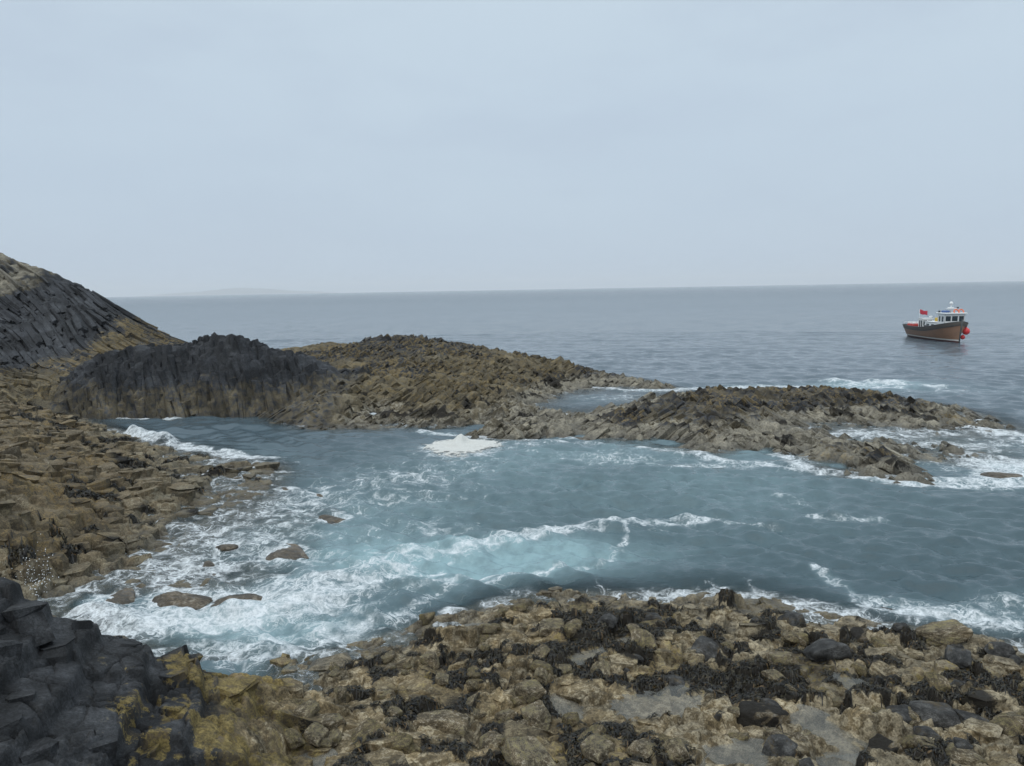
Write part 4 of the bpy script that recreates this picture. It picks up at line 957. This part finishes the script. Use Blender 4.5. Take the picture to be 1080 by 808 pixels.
# benches and their white backs in the stern
for x in (-7.0, -6.1, -5.2):
    b_ = box('bench', (x, x + .55, -1.5, 1.5, 1.75, 2.1), M_RED, BOAT, .04)
    for y in (-1.2, -.4, .4, 1.2): box('cushion', (x + .04, x + .3, y - .24, y + .24, 2.11, 2.4), M_WHITE, b_, .06)
rows = [[(x, s * (1.95 if x > -7 else 1.78), z) for z in (1.35, 2.08)] for s in (1,) for x in (-7.6, -6, -4.6)]
quad_strip('red_side_panel', rows, M_RED, BOAT, solid=.04)
fs = tube('flagstaff', [(-4.05, -.75, 3.1), (-4.2, -.75, 4.75)], .03, M_WHITE, BOAT)
rows = []
for i in range(15):
    u = i / 14; rows.append([(-4.17 + .42 * u + .05 * math.sin(u * 9), -.75 + 1.1 * u, 4.68 - .72 * v_ - .30 * u + .06 * math.sin(u * 8 + v_ * 2)) for v_ in (0, .25, .5, .75, 1)])
quad_strip('flag', rows, M_FLAG, fs, solid=.012)
rail = tube('handrail', [(-7.6, 1.7, 2.0), (-7.6, 1.7, 2.35), (-7.75, 0, 2.42), (-7.6, -1.7, 2.35), (-7.6, -1.7, 2.0)], .035, M_WHITE, BOAT)
# two red ball fenders hung from the port bow: they rest against it, so they stand on their own
bmx = Matrix.Translation(BOAT.location) @ Matrix.Rotation(BOAT.rotation_euler.z, 4, 'Z') @ Matrix.Diagonal((BS * 1.07, BS, BS, 1))
def fender(loc, r_, label, rope_to):
    r0_ = bmx @ Vector(loc)
    e = bpy.data.objects.new('ball_fender', None); COL.objects.link(e); e.location = r0_; tag(e, label, 'fender')
    prof = [(r_ * math.sin(a_), r_ * -math.cos(a_) * 1.06) for a_ in [math.pi * k / 16 for k in range(15)]] + [(r_ * .2, r_ * 1.1), (r_ * .18, r_ * 1.25), (0, r_ * 1.27)]
    lathe('ball', prof, M_BUOY, e)
    tp = bmx @ Vector(rope_to) - r0_
    tube('rope', [(0, 0, r_ * 1.2), tuple(tp)], .025, M_ROPE, e)
q1_ = hpt(.90, 2.0, 1, .55); q2_ = hpt(.90, .75, 1, .45)
fender((q1_[0] - .1, q1_[1] - .28, 1.5), .56, 'large round red fender hanging at the bow of the boat', hpt(.90, sheer(.90), 1, .1))
fender((q2_[0] - .1, q2_[1] + .0, .55), .36, 'smaller red fender hanging lowest at the bow of the boat, just above the water', hpt(.89, sheer(.89), 1, .1))

# ================================================================== BIRD on the causeway crest
def skin_body(name, verts, edges, radii, mat, parent=None, sub=2):
    me = bpy.data.meshes.new(name); me.from_pydata(verts, edges, [])
    o = link(name, me, mat, parent); md = o.modifiers.new('skin', 'SKIN')
    for v_, r_ in zip(me.skin_vertices[0].data, radii): v_.radius = (r_, r_)
    me.skin_vertices[0].data[1].use_root = True
    sb = o.modifiers.new('smooth', 'SUBSURF'); sb.levels = sub; sb.render_levels = sub
    return o
bl = None
best = 1e9
for dd in np.arange(76, 96, .4):
    x, y, z = D(384, 361.0, dd); hz = float(far_macro(np.array(x), np.array(y)))
    if abs(hz + .2 - z) < best: best = abs(hz + .2 - z); bl = (x, y, z)
bird = bpy.data.objects.new('bird', None); COL.objects.link(bird); bird.location = bl; bird.scale = (1.25,) * 3; tag(bird, 'small dark seabird perched upright on the causeway crest', 'bird')
skin_body('body', [(-.22, 0, .16), (0, 0, .24), (.10, 0, .34), (.13, 0, .46), (.20, 0, .49), (.05, .03, .12), (.06, .03, .0), (.05, -.03, .12), (.06, -.03, .0), (.13, .03, .0), (.13, -.03, 0)],
          [(0, 1), (1, 2), (2, 3), (3, 4), (1, 5), (5, 6), (1, 7), (7, 8), (6, 9), (8, 10)], [.03, .10, .075, .045, .04, .03, .015, .03, .015, .012, .012], M_BLACK, bird)
lathe('beak', [(.02, 0), (.014, .05), (0, .1)], M_YEL, bird, n=8).matrix_local = Matrix.Translation((.23, 0, .485)) @ Matrix.Rotation(math.pi / 2, 4, 'Y')

# ================================================================== ISLAND on the horizon, AIR, SKY, SUN
xa, ya, _ = D(160, 310, 25500); xb = D(352, 307, 25500)[0]
X, Y = np.meshgrid(np.linspace(xa - 300, xb + 300, 160), np.linspace(24000, 27000, 40))
u = (X - xa) / (xb - xa); v = (Y - 25500) / 1500
prof = np.interp(u, [-.1, 0, .12, .3, .42, .5, .62, .75, .88, 1.0, 1.1], [-20, 10, 70, 120, 185, 205, 165, 90, 60, 12, -20])
Zi = 1.15 * prof * np.clip(1 - v * v, 0, 1) * (1 + .35 * fbm(X * .004, Y * .004, 601, 4)) - 3
me = grid_mesh('island_hills', X, Y, Zi, Zi > -30)
tag(link('island_hills', me, simple('far_heath', (.06, .07, .05), .95)), 'faint low island fading into haze on the horizon', 'hills', kind='structure')
bm = bmesh.new(); box_mesh(bm, -27000, 27000, -60, 27500, -16, 345); bmesh.ops.recalc_face_normals(bm, faces=bm.faces[:])
me = bpy.data.meshes.new('haze'); bm.to_mesh(me); bm.free()
mh = bpy.data.materials.new('haze_air'); mh.use_nodes = True; mh.node_tree.nodes.clear(); t = mh.node_tree
vo = t.nodes.new('ShaderNodeVolumePrincipled'); vo.inputs['Color'].default_value = c4(.985, .99, 1.0); vo.inputs['Anisotropy'].default_value = 0.0; vo.inputs['Density'].default_value = HAZE = 8e-5
t.links.new(vo.outputs[0], t.nodes.new('ShaderNodeOutputMaterial').inputs['Volume'])
tag(link('haze', me, mh), 'thin pale sea haze in the air towards the horizon', 'haze', kind='stuff')
mh.cycles.homogeneous_volume = True if hasattr(mh, 'cycles') and hasattr(mh.cycles, 'homogeneous_volume') else False

w = bpy.data.worlds.new('World'); scene.world = w; w.use_nodes = True; t = NT(w)
SUN_EL, SUN_AZ = math.radians(58), math.radians(-150)      # azimuth from +Y towards +X
sky = t.n('ShaderNodeTexSky', sky_type='NISHITA', sun_disc=False, sun_elevation=SUN_EL, sun_rotation=SUN_AZ, air_density=1.2, dust_density=4.0, ozone_density=1.0)
dirv = t.n('ShaderNodeTexCoord').outputs['Generated']
z = t.n('ShaderNodeSeparateXYZ', {0: dirv}).outputs[2]
cl = t.noise(t.n('ShaderNodeVectorMath', {0: dirv, 1: (1.2, 1.2, 4.5)}, operation='MULTIPLY').outputs[0], 1.3, 4, .5)
ov = t.mix(t.ramp(t.math('ADD', z, t.math('MULTIPLY', t.math('SUBTRACT', cl, .5), .22)), .02, .42), c4(5.05, 6.15, 7.5), c4(6.2, 7.4, 8.4))
ov = t.mix(t.ramp(cl, .35, .7, 0, .35), ov, c4(5.85, 7.0, 8.1))
ov = t.mix(t.ramp(t.noise(t.n('ShaderNodeVectorMath', {0: dirv, 1: (1.0, 1.0, 3.2)}, operation='MULTIPLY').outputs[0], 2.6, 5, .55), .42, .72, 0, .55), ov, c4(5.1, 6.1, 7.35))
ov = t.mix(1.0, ov, t.mix(t.ramp(z, .17, -.02), c4(1, 1, 1), c4(1.06, 1.06, 1.05)), 'MULTIPLY')
ov = t.mix(1.0, ov, t.mix(t.ramp(z, .45, .95), c4(1, 1, 1), c4(2.1, 2.0, 1.9)), 'MULTIPLY')
bgc = t.mix(.90, sky, ov)
t.n('ShaderNodeOutputWorld', {0: t.n('ShaderNodeBackground', {'Color': bgc, 'Strength': .1})})
sd = bpy.data.lights.new('sun', 'SUN'); sd.energy = 1.0; sd.angle = math.radians(80); sd.color = (1, .96, .9)
so = bpy.data.objects.new('sun', sd); COL.objects.link(so)
sv = Vector((math.sin(SUN_AZ) * math.cos(SUN_EL), math.cos(SUN_AZ) * math.cos(SUN_EL), math.sin(SUN_EL)))
so.rotation_euler = sv.to_track_quat('Z', 'Y').to_euler(); so.location = (0, 0, 60)

scene.view_settings.view_transform = 'Standard'; scene.view_settings.look = 'None'; scene.view_settings.exposure = 0.0; scene.view_settings.gamma = 1.0
scene.view_settings.use_curve_mapping = False
scene.render.engine = 'CYCLES'; scene.cycles.use_denoising = True
scene.cycles.max_bounces = 5; scene.cycles.volume_bounces = 2; scene.cycles.transparent_max_bounces = 6; scene.cycles.caustics_reflective = False; scene.cycles.caustics_refractive = False
